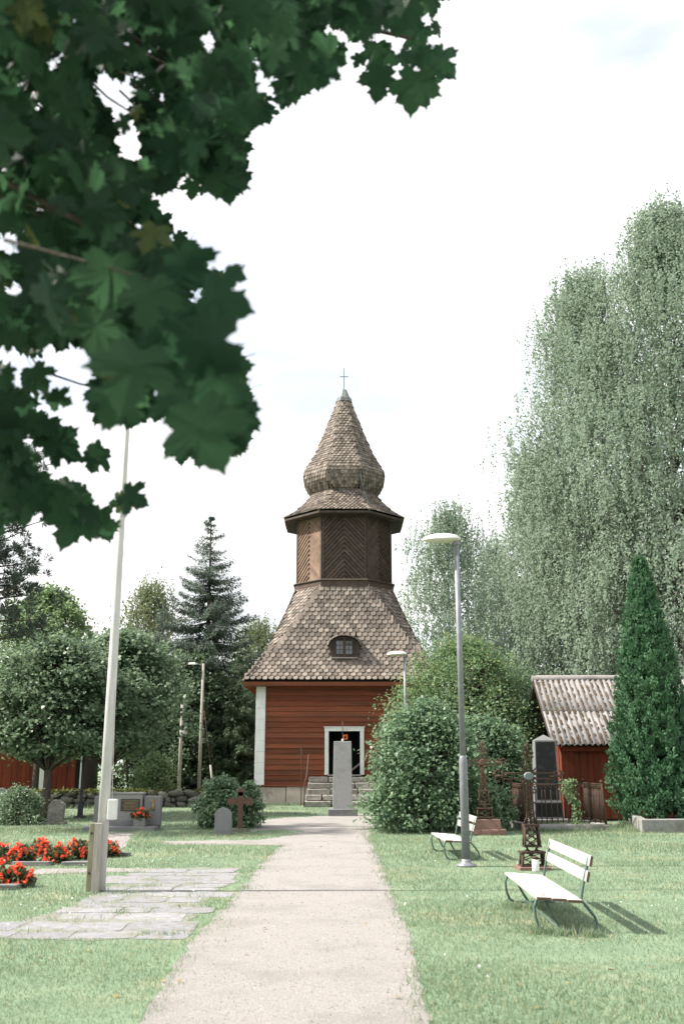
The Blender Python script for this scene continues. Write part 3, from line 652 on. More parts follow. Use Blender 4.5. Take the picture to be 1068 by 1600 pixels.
# utility pole with box and guy wire
p = at(281, 1200, 48.0); t = empty('utility_pole', (p.x, 48, 0), 0, 'weathered utility pole with a small white box', 'utility pole')
b = MB(); b.tube([(0, 0, 0), (0, 0, 4.9)], [.090, .075], 10); b.build('pole', 'greywood', t)
b = MB(); b.box((.15, -.11, 3.25), (.28, .18, .46)); b.build('box', 'lampwhite', t, bevel=.02)
t = empty('guy_wire', (p.x + 1.0, 48.3, 0), 0, 'steel guy wire with a pale wooden guard', 'guy wire')
a0, a1 = at(319, 1110, 47), at(334, 1240, 47)
a1.z = max(a1.z, 0.0); d_ = (a1 - a0)
b = MB(); b.tube([a0 - t.location, a1 - t.location], .012, 5); b.build('wire', 'iron', t)
b = MB(); b.tube([a0 + d_ * .66 - t.location, a1 - t.location], .055, 6); b.build('guard', 'benchwood', t)
# black lamp post by the wall
p = G(125, 1278); t = empty('iron_lamp_post', (p.x, p.y, 0), 0, 'slim black iron lamp post on a round foot near the stone wall', 'lamp post')
b = MB(); b.lathe((0, 0, 0), [(.20, 0), (.20, .05), (.10, .07), (.075, .5), (.05, .55), (.045, 3.1)], 12); b.build('post', 'blackiron', t)
b = MB(); b.lathe((0, 0, 3.1), [(.06, 0), (.16, .12), (.19, .42), (.06, .52)], 8, False); b.build('lantern', 'lampglass', t)
b = MB(); b.lathe((0, 0, 3.5), [(.24, 0), (.08, .18), (.02, .26)], 8, False); b.build('cap', 'blackiron', t)

# ------------------------------------------------------------------ flagpole
fp = G(150, 1393); t = empty('flagpole', (fp.x, fp.y, 0), 0, 'white painted flagpole bolted between two wooden posts', 'flagpole')
b = MB(); b.tube([(.045, .0, .02), (.045, 0, 3), (.045, 0, 6.5), (.045, 0, 9.8)], [.080, .067, .038, .020], 16); b.build('pole', 'poleflag', t)
b = MB(); b.lathe((.045, 0, 9.8), [(.02, 0), (.05, .03), (.05, .08), (.01, .11)], 10); b.build('finial', 'gold', t)
b = MB(); b.box((-.085, .0, .40), (.075, .15, .96), taper=.97); b.build('side_post', 'mosswood', t, bevel=.006)
b = MB(); b.box((.02, -.125, .42), (.10, .065, .93), taper=.97); b.build('side_post', 'greywood', t, bevel=.006)
for z in (.24, .75):
    b = MB(); b.lathe((0, 0, 0), [(.018, 0), (.018, .02)], 8, False); b.v = [(-.085 + x, -.075 - z_, z + y) for x, y, z_ in b.v]; b.build('bolt', 'iron', t)
b = MB(); b.box((.17, -.05, 1.06), (.115, .13, .27)); b.build('halyard_box', 'lampwhite', t, bevel=.012)
b = MB(); b.tube([(.15, -.02, 1.2), (.10, -.03, 3), (.075, -.02, 6), (.06, 0, 9.7)], .004, 4); b.build('halyard', 'candle', t)

# ------------------------------------------------------------------ benches
def bench(loc, rz, Ln, label):
    """runs along local y (0..Ln), seat from x 0 (front) to .47; faces -x"""
    t = empty('park_bench', loc, rz, label, 'bench', 'white slatted benches on the lawn')
    for i, x0 in enumerate((0.0, 0.158, 0.316)):
        s = MB(); s.box((x0 + .075, Ln / 2, .335 - .012 * i), (.148, Ln, .030), Matrix.Rotation(R(2), 3, 'Y'))
        o = s.build('seat_slat', 'benchwood', t, bevel=.004)
        for yy in (-.0015, Ln + .0015):
            e = MB(); e.box((x0 + .075, yy, .335 - .012 * i), (.140, .004, .027), Matrix.Rotation(R(2), 3, 'Y')); e.build('end_grain', 'endgrain', o)
    for z, x in ((.545, .535), (.695, .575)):
        rm = Matrix.Rotation(R(14), 3, 'Y')
        s = MB(); s.box((x, Ln / 2, z), (.028, Ln, .108), rm); o = s.build('back_slat', 'benchwood', t, bevel=.004)
        for yy in (-.0015, Ln + .0015):
            e = MB(); e.box((x, yy, z), (.026, .004, .100), rm); e.build('end_grain', 'endgrain', o)
    for yy in (.10, Ln - .10):
        f_ = MB()
        P = [(.02, .315), (-.010, .25), (.0, .14), (.035, .05), (.09, .015), (.20, .012), (.40, .012), (.57, .02), (.625, .07), (.60, .15), (.53, .24), (.47, .31), (.49, .42), (.555, .66), (.565, .72)]
        f_.tube([(x, yy, z) for x, z in P], .0155, 8)
        f_.tube([(x, yy, .315) for x in (.02, .25, .47)], .012, 6)
        f_.build('leg_frame', 'greensteel', t)
        f_ = MB(); f_.tube([(.10, yy + .01, .315), (.19, yy + .02, .14), (.28, yy + .03, .0)], .0145, 8); f_.build('brace', 'greensteel', t)
    f_ = MB(); f_.tube([(.24, .1, .03), (.24, Ln - .1, .03)], .012, 6); f_.build('stretcher', 'greensteel', t)
    return t
bench((1.97, 10.42, 0), R(-1.5), 2.35, 'large white slatted bench nearest the camera, beside the ornate rusty cross')
p = G(697, 1345); bench((p.x - .02, p.y - .05, 0), R(2), 2.0, 'farther white slatted bench, half hidden by the grey lamp post')

# ------------------------------------------------------------------ iron crosses
def scroll(mb, c, r, a0, turns, rad, flipx=1, n=14, r1=.25):
    pts = []
    for i in range(n):
        q = i / (n - 1); an = a0 + turns * 2 * math.pi * q * flipx; rr = r * (1 - q * (1 - r1))
        pts.append(Vector(c) + Vector((rr * math.cos(an), 0, rr * math.sin(an))))
    mb.tube(pts, rad, 5)
def iron_cross(loc, H, arm, m, label, rz=0.0, medal=True):
    t = empty('iron_cross', loc, rz, label, 'grave cross', 'ornate cast iron grave crosses')
    # stepped foot of pierced panels
    ft = MB()
    for z0, z1, w0, w1 in ((.0, .22, .185, .165), (.30, .64, .125, .105)):
        for sx in (-1, 1):
            for sy in (-1, 1): ft.tube([(sx * w0, sy * w0 * .6, z0), (sx * w1, sy * w1 * .6, z1)], .017, 6)
        ft.box((0, 0, z0 + .012), (2.3 * w0, 1.5 * w0, .028)); ft.box((0, 0, z1), (2.4 * w1, 1.6 * w1, .032))
        for sy in (-1, 1):
            y_ = sy * w0 * .55; nn = 2 if z1 - z0 < .25 else 3
            for i in range(nn):
                zc = z0 + (z1 - z0) * (i + .5) / nn; hh = (z1 - z0) / nn * .5; ww = (w0 + w1) / 2 * .8
                ft.tube([(-ww, y_, zc - hh), (0, y_, zc), (-ww, y_, zc + hh)], .011, 5); ft.tube([(ww, y_, zc - hh), (0, y_, zc), (ww, y_, zc + hh)], .011, 5)
                ft.lathe((0, y_, zc - .02), [(.03, 0), (.03, .04)], 6)
        for sx in (-1, 1): ft.box((sx * w0 * .9, 0, (z0 + z1) / 2), (.012, w0 * .8, (z1 - z0) * .92))
    for sx in (-1, 1):
        ft.tube([(sx * .15, 0, .22), (sx * .06, 0, .27), (sx * .10, 0, .31)], .014, 5); ft.tube([(sx * .03, 0, .22), (sx * .10, 0, .30)], .012, 5)
        ft.tube([(sx * .105, 0, .65), (sx * .09, 0, .72), (sx * .05, 0, .78)], .014, 5)
    ft.build('foot', m, t)
    zc = H * .735
    sh = MB()
    for sx in (-1, 1): sh.tube([(sx * .075, 0, .64), (sx * .05, 0, .85), (sx * .045, 0, zc - .12)], .0165, 6)
    sh.tube([(0, 0, .64), (0, 0, zc)], .015, 6)
    for i in range(7):
        z = .72 + i * (zc - .86) / 7; sh.tube([(-.05, 0, z), (.05, 0, z + .07)], .010, 5); sh.tube([(.05, 0, z), (-.05, 0, z + .07)], .010, 5)
    scroll(sh, (-.09, 0, zc - .25), .05, 0, 1, .011, 1); scroll(sh, (.09, 0, zc - .25), .05, math.pi, 1, .011, -1)
    sh.build('shaft', m, t)
    for sx in (-1, 1):
        a = MB()
        for dz in (-.045, .045): a.tube([(sx * .06, 0, zc + dz), (sx * (arm - .11), 0, zc + dz)], .0155, 6)
        a.tube([(sx * (arm - .12), 0, zc - .085), (sx * (arm - .12), 0, zc + .085)], .014, 5)
        a.tube([(sx * (arm - .2), 0, zc), (sx * arm, 0, zc)], .022, 6)
        scroll(a, (sx * (arm - .05), 0, zc + .06), .06, -math.pi / 2, .9, .012, sx); scroll(a, (sx * (arm - .05), 0, zc - .06), .06, math.pi / 2, .9, .012, -sx)
        scroll(a, (sx * (arm - .24), 0, zc - .08), .045, math.pi / 2, .9, .010, sx)
        a.tube([(sx * (arm - .03), 0, zc), (sx * (arm + .04), 0, zc + .05)], .016, 5)
        a.build('arm', m, t)
    tp = MB()
    for sx in (-1, 1): tp.tube([(sx * .04, 0, zc + .08), (sx * .035, 0, H - .20)], .0155, 6)
    for sx in (-1, 1):
        scroll(tp, (sx * .07, 0, H - .13), .055, math.pi / 2, .9, .012, sx); scroll(tp, (sx * .05, 0, H - .05), .045, -math.pi / 2, .9, .011, -sx)
    tp.tube([(-.1, 0, H - .20), (.1, 0, H - .20)], .013, 5); tp.tube([(0, 0, H - .22), (0, 0, H)], .016, 6); tp.lathe((0, 0, H - .03), [(.01, 0), (.03, .025), (.01, .06)], 8)
    tp.build('crest', m, t)
    ry = MB()
    for i in range(12):
        an = math.pi * 2 * i / 12 + .26; L1 = .20 if i % 3 == 1 else .15
        ry.tube([(.06 * math.cos(an), 0, zc + .06 * math.sin(an)), (L1 * math.cos(an), 0, zc + L1 * math.sin(an))], [.022, .008], 5)
    ry.build('rays', m, t)
    if medal:
        b = MB(); b.lathe((0, 0, 0), [(.085, -.03), (.085, .0), (.06, .012)], 18); b.v = [(x, -.02 - z, zc + y * .8) for x, y, z in b.v]; b.build('medallion', 'tin', t)
    else:
        b = MB(); b.lathe((0, 0, 0), [(.085, -.03), (.085, .0), (.06, .012)], 14); b.v = [(x, -.02 - z, zc + y) for x, y, z in b.v]; b.build('medallion', m, t)
    return t
cp_ = at(832, 1362, 16.6)
t = iron_cross((cp_.x, 16.6, .05), 1.93, .56, 'rust', 'ornate rusty iron cross with a pale oval medallion behind the near bench', R(3))
b = MB(); b.box((0, 0, -.03), (.52, .40, .07), jit=.008); b.build('base_block', 'redgranite', t, bevel=.01)
cl = empty('grave_candle', (cp_.x - .02, 16.25, 0), 0, 'white grave candle in front of the ornate rusty cross', 'candle')
b = MB(); b.lathe((0, 0, 0), [(.05, 0), (.058, .02), (.058, .17), (.045, .19)], 14); b.build('jar', 'candle', cl)
b = MB(); b.lathe((0, 0, .19), [(.05, 0), (.05, .03), (.02, .05)], 12); b.build('lid', 'rust', cl)
cp_ = at(757, 1303, 24.7)
t = iron_cross((cp_.x, 24.7, .40), 1.78, .56, 'rustdark', 'dark iron cross on a stepped red stone base against the lilac', R(0), False)
b = MB(); b.box((0, 0, -.33), (.95, .7, .13), jit=.01); b.build('lower_step', 'redgranite', t, bevel=.012)
b = MB(); b.box((0, 0, -.155), (.74, .54, .24), jit=.006, taper=.94); b.build('upper_step', 'redgranite', t, bevel=.012)

# ------------------------------------------------------------------ fenced grave
fx0, fx1, fy0, fy1 = 4.72, 6.78, 25.9, 28.1
t = empty('grave_kerb', ((fx0 + fx1) / 2, fy0, 0), 0, 'low grey stone kerb carrying the rusty grave fence', 'kerb')
o_ = Vector(t.location)
for (ax, ay, bx, by) in ((fx0, fy0, (fx0 + fx1) / 2, fy0), ((fx0 + fx1) / 2, fy0, fx1, fy0), (fx0, fy1, fx1, fy1), (fx0, fy0 + .13, fx0, fy1 - .13), (fx1, fy0 + .13, fx1, fy1 - .13)):
    b = MB(); cx, cy = (ax + bx) / 2, (ay + by) / 2; b.box((cx - o_.x, cy - o_.y, .08), (abs(bx - ax) + (.24 if ax != bx else .22) - (.0 if ax == bx else .12), abs(by - ay) + (.22 if ay == by else 0.0), .18), jit=.012); b.build('kerb_stone', 'granite_light', t, bevel=.015)
fe = empty('grave_fence', ((fx0 + fx1) / 2, fy0, .17), 0, 'rusty iron fence with arched bars around the black grave stone', 'fence')
o_ = Vector(fe.location); FH = 1.0
def fpost(x, y, lean=0):
    b = MB(); b.tube([(x - o_.x, y - o_.y, 0), (x - o_.x + lean, y - o_.y, FH + .03)], .032, 6); b.lathe((x - o_.x + lean, y - o_.y, FH + .03), [(.04, 0), (.05, .03), (.02, .07)], 8); b.build('post', 'rust', fe)
for x, y, l in ((fx0, fy0, -.03), (fx1, fy0, -.06), (fx0, fy1, 0), (fx1, fy1, 0), (fx1 - .75, fy0, 0)): fpost(x, y, l)
bar = MB(); bar.tube([(0, 0, .03), (0, 0, FH - .14)], .0145, 6)
bar_me = bar.mesh('bar'); bar_me.materials.append(M['rust'])
archm = MB(); archm.tube([(.0, 0, FH - .14)] + [(.075 - .075 * math.cos(a), 0, FH - .14 + .10 * math.sin(a)) for a in np.linspace(0.3, math.pi - .3, 7)] + [(.15, 0, FH - .14)], .013, 5)
arch_me = archm.mesh('arch'); arch_me.materials.append(M['rust'])
def fside(a, b_, n):
    a, b_ = Vector(a), Vector(b_); d = (b_ - a); ang = math.atan2(d.y, d.x); ln = d.length
    for z in (.06, FH - .01):
        r = MB(); r.tube([(a.x - o_.x, a.y - o_.y, z), (b_.x - o_.x, b_.y - o_.y, z)], .014, 6); r.build('rail', 'rust', fe)
    for i in range(1, n):
        p = a + d * (i / n); m_ = Matrix.Translation((p.x - o_.x, p.y - o_.y, 0)) @ Matrix.Rotation(ang, 4, 'Z')
        inst('bar', bar_me, fe, m_ @ Matrix.Rotation(random.gauss(0, .012), 4, 'Y'))
        if i < n - 1: inst('arch', arch_me, fe, m_ @ Matrix.Diagonal((ln / n / .15, 1, 1, 1)))
fside((fx0, fy0, 0), (fx1, fy0, 0), 15); fside((fx0, fy0, 0), (fx0, fy1, 0), 16); fside((fx1, fy0, 0), (fx1, fy1, 0), 18); fside((fx0, fy1, 0), (fx1, fy1, 0), 15)
gs = empty('black_obelisk', (5.58, 27.35, 0), 0, 'tall black polished grave stone with rough grey sides inside the fence', 'grave stone')
b = MB(); b.box((0, 0, .12), (1.0, .75, .24), jit=.01); b.build('base', 'granite_light', gs, bevel=.02)
b = MB(); b.box((0, 0, .47), (.78, .52, .46), taper=.97); b.build('plinth', 'granite', gs, bevel=.01)
b = MB(); b.box((0, 0, 1.50), (.66, .44, 1.60), taper=.84); b.add([(-.277, -.185, 2.30), (.277, -.185, 2.30), (.277, .185, 2.30), (-.277, .185, 2.30), (0, 0, 2.46)], [(0, 1, 4), (1, 2, 4), (2, 3, 4), (3, 0, 4)])
b.build('shaft', 'granite', gs)
b = MB()
b.add([(-.295, -.232, .74), (.295, -.232, .74), (.262, -.190, 2.26), (-.262, -.190, 2.26), (-.295, -.21, .74), (.295, -.21, .74), (.262, -.17, 2.26), (-.262, -.17, 2.26)], [(0, 1, 2, 3), (0, 3, 7, 4), (1, 5, 6, 2), (3, 2, 6, 7), (0, 4, 5, 1)]); b.build('polished_face', 'blackgranite', gs)
b = MB(); b.box((0, -.262, .47), (.68, .015, .36)); b.build('polished_foot', 'blackgranite', gs)
# climbing plant on the fence
n = 420; zz = 1.15 * rng.uniform(0, 1, n) ** .7; P = np.stack([5.95 + rng.normal(0, .05 + .05 * zz, n) + .10 * np.sin(zz * 5), fy0 - .03 + rng.normal(0, .05, n), zz + .17], 1)
vi = empty('climbing_plant', (5.95, fy0, 0), 0, 'pale green climbing plant on the rusty grave fence', 'climbing plant')
leaves('leaves', P - np.array([5.95, fy0, 0]), rdir(n) * .6 + np.array([0, -.2, -.8]), rdir(n) * .5 + np.array([-.4, -.8, .5]), rng.uniform(.04, .08, n), T_HEART, 'f_bush', vi)
b = MB(); b.tube([(0, 0, 0), (.05, -.02, .5), (-.03, -.02, 1.2)], .01, 5); b.build('stem', 'twig', vi)

# ------------------------------------------------------------------ shed
sx0, sy0, SL, SD = 6.72, 30.4, 7.5, 4.8
shd = empty('red_shed', (sx0, sy0, 0), R(-1.0), 'red plank shed with mossy corrugated grey roof behind the thuja', 'shed')
EZ, RZ_ = 2.18, 4.40
def plank(p0, size, nm='wall_plank'):
    b = MB(); b.box(p0, size, jit=.003); b.build(nm, 'redplank', shd)
b = MB(); b.box((SL / 2 + .06, SD / 2, 1.15), (SL - .10, SD - .20, 2.2)); b.prism([(0.10, 2.2), (SD - .10, 2.2), (SD / 2, RZ_ - .20)], .9, SL, Matrix(((0, 1, 0, 0), (1, 0, 0, 0), (0, 0, 1, 0), (0, 0, 0, 1)))); b.build('wall_core', 'tardark', shd)
x = 0.36; i = 0
while x < SL:
    plank((x + .1, .055 - .02 * (i % 2), 1.12), (.205, .03, 2.1)); x += .21; i += 1
b = MB(); b.box((.16, -.02, 1.10), (.36, .12, 2.12)); b.build('corner_post', 'redplank', shd, bevel=.01)
yv = .0; i = 0
while yv < SD:
    h_ = 2.2; plank((-.005 - .02 * (i % 2), yv + .1, h_ / 2 + .1), (.03, .205, max(.3, h_ - .1))); yv += .21; i += 1
b = MB(); b.box((SL / 2, -.12, EZ - .06), (SL, .06, .14)); b.build('eave_beam', 'redplank', shd)
# corrugated sheets: separate overlapping sheets on both slopes
ridge_y = SD / 2; ov = .42; ln_x = SL + .5
def sheet_corr(side):
    y_e = -ov if side < 0 else SD + ov; rows = 2; pitch = .177; shw = pitch * 5
    sl = math.hypot(ridge_y + ov, RZ_ - EZ + .0)
    nsh = int(ln_x / shw) + 1
    for r_ in range(rows):
        for c in range(nsh):
            t0, t1 = (r_ * .5 - (0.03 if r_ else .0)), (r_ + 1) * .5
            lift = .012 + .022 * r_ + .006 * (c % 2); NU = 5 * 8; vs = []; fs = []
            x0 = -.32 + c * shw
            for j in range(3):
                tt = t0 + (t1 - t0) * j / 2
                for u in range(NU + 1):
                    xx = x0 + shw * 1.0 * u / NU; wv = .030 * math.sin(2 * math.pi * (u / 8.0))
                    vs.append((xx, y_e + (ridge_y - y_e) * tt, EZ + (RZ_ - EZ) * tt + wv + lift + .05))
            for j in range(2):
                for u in range(NU): a = j * (NU + 1) + u; fs.append((a, a + 1, a + NU + 2, a + NU + 1))
            b = MB(); b.add(vs, fs, True); o = b.build('roof_sheet', 'eternit', shd, fix=False)
            md = o.modifiers.new('thickness', 'SOLIDIFY'); md.thickness = .012
sheet_corr(-1); sheet_corr(1)
b = MB(); b.tube([(-.36, ridge_y, RZ_ + .07), (ln_x - .3, ridge_y, RZ_ + .07)], .11, 10); b.build('ridge_cap', 'eternit', shd)
b = MB()
for sg_ in (-1, 1): 
    ya = -ov if sg_ < 0 else SD + ov
    ang = math.atan2(RZ_ - EZ, ridge_y + ov) * (1 if sg_ < 0 else -1)
    b.box((-.30, (ya + ridge_y) / 2, (EZ + RZ_) / 2 - .05), (.035, math.hypot(ridge_y + ov, RZ_ - EZ), .16), Matrix.Rotation(ang, 3, 'X'))
b.build('barge_board', 'tardark', shd)
ms = MB()
for c in range(1300):
    tt = random.random() ** .9; k = random.randrange(0, 44); xx = -.32 + .177 * (k + .75) + random.gauss(0, .012)
    yy = -ov + (ridge_y + ov) * tt; zz = EZ + (RZ_ - EZ) * tt + .05; s_ = random.uniform(.015, .036)
    n0 = len(ms.v); ms.lathe((0, 0, 0), [(s_, 0), (s_ * 1.1, s_ * .3), (s_ * .55, s_ * .6)], 6); el = random.uniform(1.2, 2.8)
    ms.v = ms.v[:n0] + [(xx + x_, yy + y_ * el, zz + .012 + z_ + y_ * el * (RZ_ - EZ) / (ridge_y + ov)) for x_, y_, z_ in ms.v[n0:]]
o = ms.build('moss_clumps', 'roofmoss', shd); o['kind'] = 'stuff'

# ------------------------------------------------------------------ thuja and its kerb
kb = empty('thuja_kerb', (0, 0, 0), 0, 'long low granite kerb under the columnar thuja', 'kerb')
c0, c1, c2_ = G(957, 1283), G(1006, 1301), G(1180, 1296)
c0 = Vector((c0.x, 28.6, 0)); c1 = Vector((c1.x, c1.y, 0)); c2_ = Vector((11.2, c1.y + .25, 0))
kb.location = c1
def kstone(a, b_, z=.36, wd=.22):
    d = b_ - a; m_ = Matrix.Rotation(math.atan2(d.y, d.x), 3, 'Z'); s = MB(); s.box((a + b_) / 2 - c1 + Vector((0, 0, z / 2 - .03)), (d.length - .01, wd, z), m_, jit=.012); s.build('kerb_stone', 'granite_light', kb, bevel=.015)
kstone(c0, c1 + Vector((0.0, .12, 0))); kstone(c1 + Vector((-.09, 0, 0)), c1.lerp(c2_, .45)); kstone(c1.lerp(c2_, .45), c2_)
soil = MB(); soil.add([c0 - c1 + Vector((.1, 0, .22)), Vector((.1, .1, .22)), c2_ - c1 + Vector((0, .1, .22)), c2_ - c1 + Vector((0, 2.5, .22))], [(0, 1, 2, 3)]); soil.build('soil', 'bark', kb)
tl = Vector((8.70, 27.6, .2)); TH = 7.25
th = empty('thuja', tl, 0, 'tall columnar green thuja standing by the red shed', 'thuja')
b = MB(); b.tube([(0, 0, 0), (.0, 0, TH * .8)], [.14, .03], 8); b.build('trunk', 'bark', th)
def thuja_r(h): return np.interp(h, [0, .04, .15, .4, .67, .9, 1], [.98, 1.10, 1.15, .92, .57, .26, .02])
P, T_, N_, S_ = [], [], [], []
for c in range(2600):
    h = rng.uniform(0, 1) ** 1.12; an = rng.uniform(0, 2 * math.pi); r = float(thuja_r(h)) * (rng.uniform(.74, 1.15) if c % 3 else rng.uniform(.45, .8))
    rad = np.array([math.cos(an), math.sin(an), 0]); c0_ = np.array([r * rad[0], r * rad[1], .05 + h * (TH - .15)])
    up = np.array([0, 0, 1.0]); tang = np.array([-math.sin(an), math.cos(an), 0]); n = 26
    fdir = nrm(np.array([[*(up * .9 + rad * rng.uniform(.1, .6) + tang * rng.uniform(-.4, .4))]]))[0]
    fn = tang * rng.uniform(-.8, .8) + rad * .7; fs_ = np.cross(fdir, fn)
    q = rng.uniform(-.12, .16, n); sp = rng.normal(0, .045, n)
    P.append(c0_ + q[:, None] * fdir + sp[:, None] * fs_ + rng.normal(0, .018, (n, 3)))
    T_.append(fdir[None] + (np.sign(sp) * .6)[:, None] * fs_[None] + rng.normal(0, .25, (n, 3))); N_.append(np.repeat(fn[None], n, 0) + rng.normal(0, .3, (n, 3))); S_.append(rng.uniform(.06, .11, n) * (1 if c % 3 else 1.6))
leaves('crown', np.concatenate(P), np.concatenate(T_), np.concatenate(N_), np.concatenate(S_), T_RHOMB, 'f_thuja', th)

# ------------------------------------------------------------------ memorial
mp_ = G(186, 1299); mm = empty('war_memorial', (mp_.x, mp_.y + .5, 0), 0, 'low grey granite memorial with dark plaque and two wings', 'memorial')
b = MB(); b.box((0, -.1, .05), (1.82, .95, .13)); b.build('base_slab', 'granite', mm, bevel=.012)
b = MB(); b.box((-.02, .05, .17), (1.1, .46, .12)); b.build('footing', 'granite', mm, bevel=.01)
b = MB(); b.box((-.02, .05, .565), (1.0, .36, .67)); b.build('centre_block', 'granite_light', mm, bevel=.012)
b = MB(); b.box((-.02, .05, .925), (1.06, .40, .05)); b.build('cap', 'granite_light', mm, bevel=.01)
for sx in (-1, 1):
    b = MB(); b.box((sx * .64 + .0, .10, .485), (.30 if sx < 0 else .44, .30, .74)); b.v = [(x + (.09 if sx > 0 else 0), y, z) for x, y, z in b.v]; b.build('wing', 'granite', mm, bevel=.02)
b = MB(); b.box((.18, -.137, .63), (.50, .015, .31)); pl = b.build('plaque', 'bronze', mm)
for i in range(7):
    b = MB(); wv = random.uniform(.30, .42); b.box((.18, -.147, .74 - i * .036), (wv, .004, .010)); b.build('inscription_line', 'gold', pl)
b = MB(); b.box((-.36, -.137, .72), (.34, .015, .10)); b.build('name_plate', 'bronze', mm)
b = MB(); b.box((.76, -.06, .66), (.03, .014, .34)); b.box((.76, -.06, .74), (.12, .013, .03)); b.lathe((.76, -.06, .50), [(.02, 0), (.06, .02), (.05, .1), (.015, .2)], 8); b.build('emblem', 'gold', mm)
mx0 = Vector(mm.location)

# ------------------------------------------------------------------ flowering plants
def begonia(loc, r, h, label, nb=24, cat='flowers', group='red begonias on the graves'):
    t = empty('begonia_plant', loc, 0, label, cat, group)
    n = int(420 * (r / .25) ** 2); d = rdir(n); d[:, 2] = np.abs(d[:, 2]); rr = rng.uniform(.45, 1, (n, 1))
    P = d * rr * np.array([r, r * .8, h * .85])
    leaves('foliage', P, d + rng.normal(0, .5, (n, 3)) + np.array([0, 0, -.2]), d * .4 + np.array([0, 0, .8]) + rng.normal(0, .35, (n, 3)), rng.uniform(.06, .11, n), T_HEART, 'f_begonia', t)
    P2, T2, N2 = [], [], []
    for i in range(nb):
        dd = rdir(1)[0]; dd[2] = abs(dd[2]) * .9 + .15; dd[1] -= .25; c = dd / np.linalg.norm(dd) * np.array([r, r * .85, h]) * rng.uniform(.88, 1.08)
        for k in range(9):
            P2.append(c + rng.normal(0, .012, 3)); T2.append(dd * .4 + rng.normal(0, .7, 3)); N2.append(dd + rng.normal(0, .4, 3))
    o = leaves('blossoms', np.array(P2), np.array(T2), np.array(N2), rng.uniform(.035, .060, len(P2)), T_LOBED, 'petal', t); o['kind'] = 'stuff'
    b = MB()
    for i in range(5):
        a = i * 1.26; b.tube([(0, 0, 0), (.5 * r * math.cos(a), .5 * r * math.sin(a), h * .6)], .012, 5)
    b.build('stems', 'twig', t)
    return t
rowlab = ['red begonia clump cut by the picture edge in the back row', 'red begonia clump second from the edge in the back row', 'small red begonia clump at the rear, left of the flat stone', 'bushy red begonia clump just left of the leaning grave slab',
          'tall red begonia clump directly left of the flagpole', 'compact red begonia clump just right of the flagpole']
for (px, py, r, h), lb in zip(((2, 1349, .26, .30), (34, 1350, .25, .31), (63, 1338, .22, .30), (88, 1349, .25, .31), (122, 1343, .27, .36), (169, 1339, .22, .29)), rowlab):
    q = G(px, py); begonia((q.x, q.y, 0), r, h, lb)
for (px, py, r, h), lb in zip(((0, 1386, .20, .32), (30, 1386, .20, .29)), ('red begonia clump in the front row at the picture edge', 'red begonia clump in the front row, farther from the edge')):
    q = G(px, py); begonia((q.x, q.y, 0), r, h, lb)
pt = empty('flower_pot', (mx0.x + .50, mx0.y - .36, .115), 0, 'square granite flower pot on the memorial base', 'flower pot')
b = MB(); b.box((0, 0, .11), (.28, .26, .22), taper=1.06); b.build('pot', 'granite_light', pt, bevel=.012)
b = MB(); b.box((0, 0, .215), (.25, .23, .02)); b.build('soil', 'bark', pt)
begonia((mx0.x + .50, mx0.y - .36, .32), .24, .24, 'red begonias growing in the pot at the memorial', 20)
for (px, py, wd, dp, lb) in ((52, 1352, .62, .34, 'flat grey grave slab between two begonia clumps'), (123, 1352, .5, .32, 'flat pale grave slab left of the flagpole foot'), (190, 1337, .3, .28, 'small flat grave slab right of the flagpole begonia'), (2, 1389, .5, .3, 'flat grey grave slab under the front begonias')):
    q = G(px, py); s = MB(); s.box((0, 0, .03), (wd, dp, .07), Matrix.Rotation(R(-3), 3, 'X'), jit=.008); o = s.build('grave_slab', 'granite', None, bevel=.012); o.location = (q.x, q.y, 0)
    tag(o, lb, 'grave slab', 'flat grave slabs among the begonias')

# ------------------------------------------------------------------ gravestones and old crosses on the left
def headstone(loc, wd, h, th, m, label, rough=.012, pointy=0.0, base=True):
    t = empty('headstone', loc, 0, label, 'grave stone', 'old grave stones left of the path')
    pts = [(-wd / 2, 0), (wd / 2, 0), (wd / 2 * .96, h * .68)] + [(wd / 2 * .95 * math.cos(a), h * .68 + h * .32 * math.sin(a) ** (1 - pointy * .3)) for a in np.linspace(.15, math.pi - .15, 9)] + [(-wd / 2 * .96, h * .68)]
    pts = [(x + random.gauss(0, rough), z + (random.gauss(0, rough) if z > 0 else 0)) for x, z in pts]
    b = MB(); b.prism(pts, -th / 2, th / 2); b.build('stone', m, t, bevel=.02)
    if base: b = MB(); b.box((0, 0, .03), (wd * 1.25, th * 2, .08), jit=.01); b.build('base', m, t, bevel=.015)
    return t
q = G(348, 1305); headstone((q.x, q.y, 0), .42, .64, .16, 'granite', 'small round-topped grey grave stone in front of the bush', base=False)
q = G(87, 1288); headstone((q.x, q.y, 0), .46, .68, .22, 'fieldstone', 'dark pointed grave stone on the shaded lawn by the wall', .02, .6)
q = G(2, 1282); t = headstone((q.x - .05, q.y, 0), .6, .95, .18, 'granite', 'grey grave stone at the left picture edge behind the dark shrub')
q = G(374, 1300); t = empty('old_cross', (q.x, q.y + .1, 0), 0, 'plain rusty brown cross with rounded arms beside the bush', 'grave cross')
b = MB(); b.box((0, 0, .48), (.13, .05, .98)); b.lathe((0, 0, 0), [(.10, -.025), (.10, .025)], 10); 
b.v = b.v[:8] + [(x, z, .97 + y) for x, y, z in b.v[8:]]; b.build('upright', 'rustdark', t)
b = MB(); b.box((0, .003, .74), (.44, .045, .13))
for sx in (-1, 1):
    n0 = len(b.v); b.lathe((0, 0, 0), [(.10, -.024), (.10, .024)], 10); b.v = b.v[:n0] + [(sx * .24 + x, z + .003, .74 + y) for x, y, z in b.v[n0:]]
b.build('crossbar', 'rustdark', t)
b = MB(); b.box((0, 0, .03), (.4, .3, .10), jit=.02); b.build('base', 'fieldstone', t, bevel=.02)

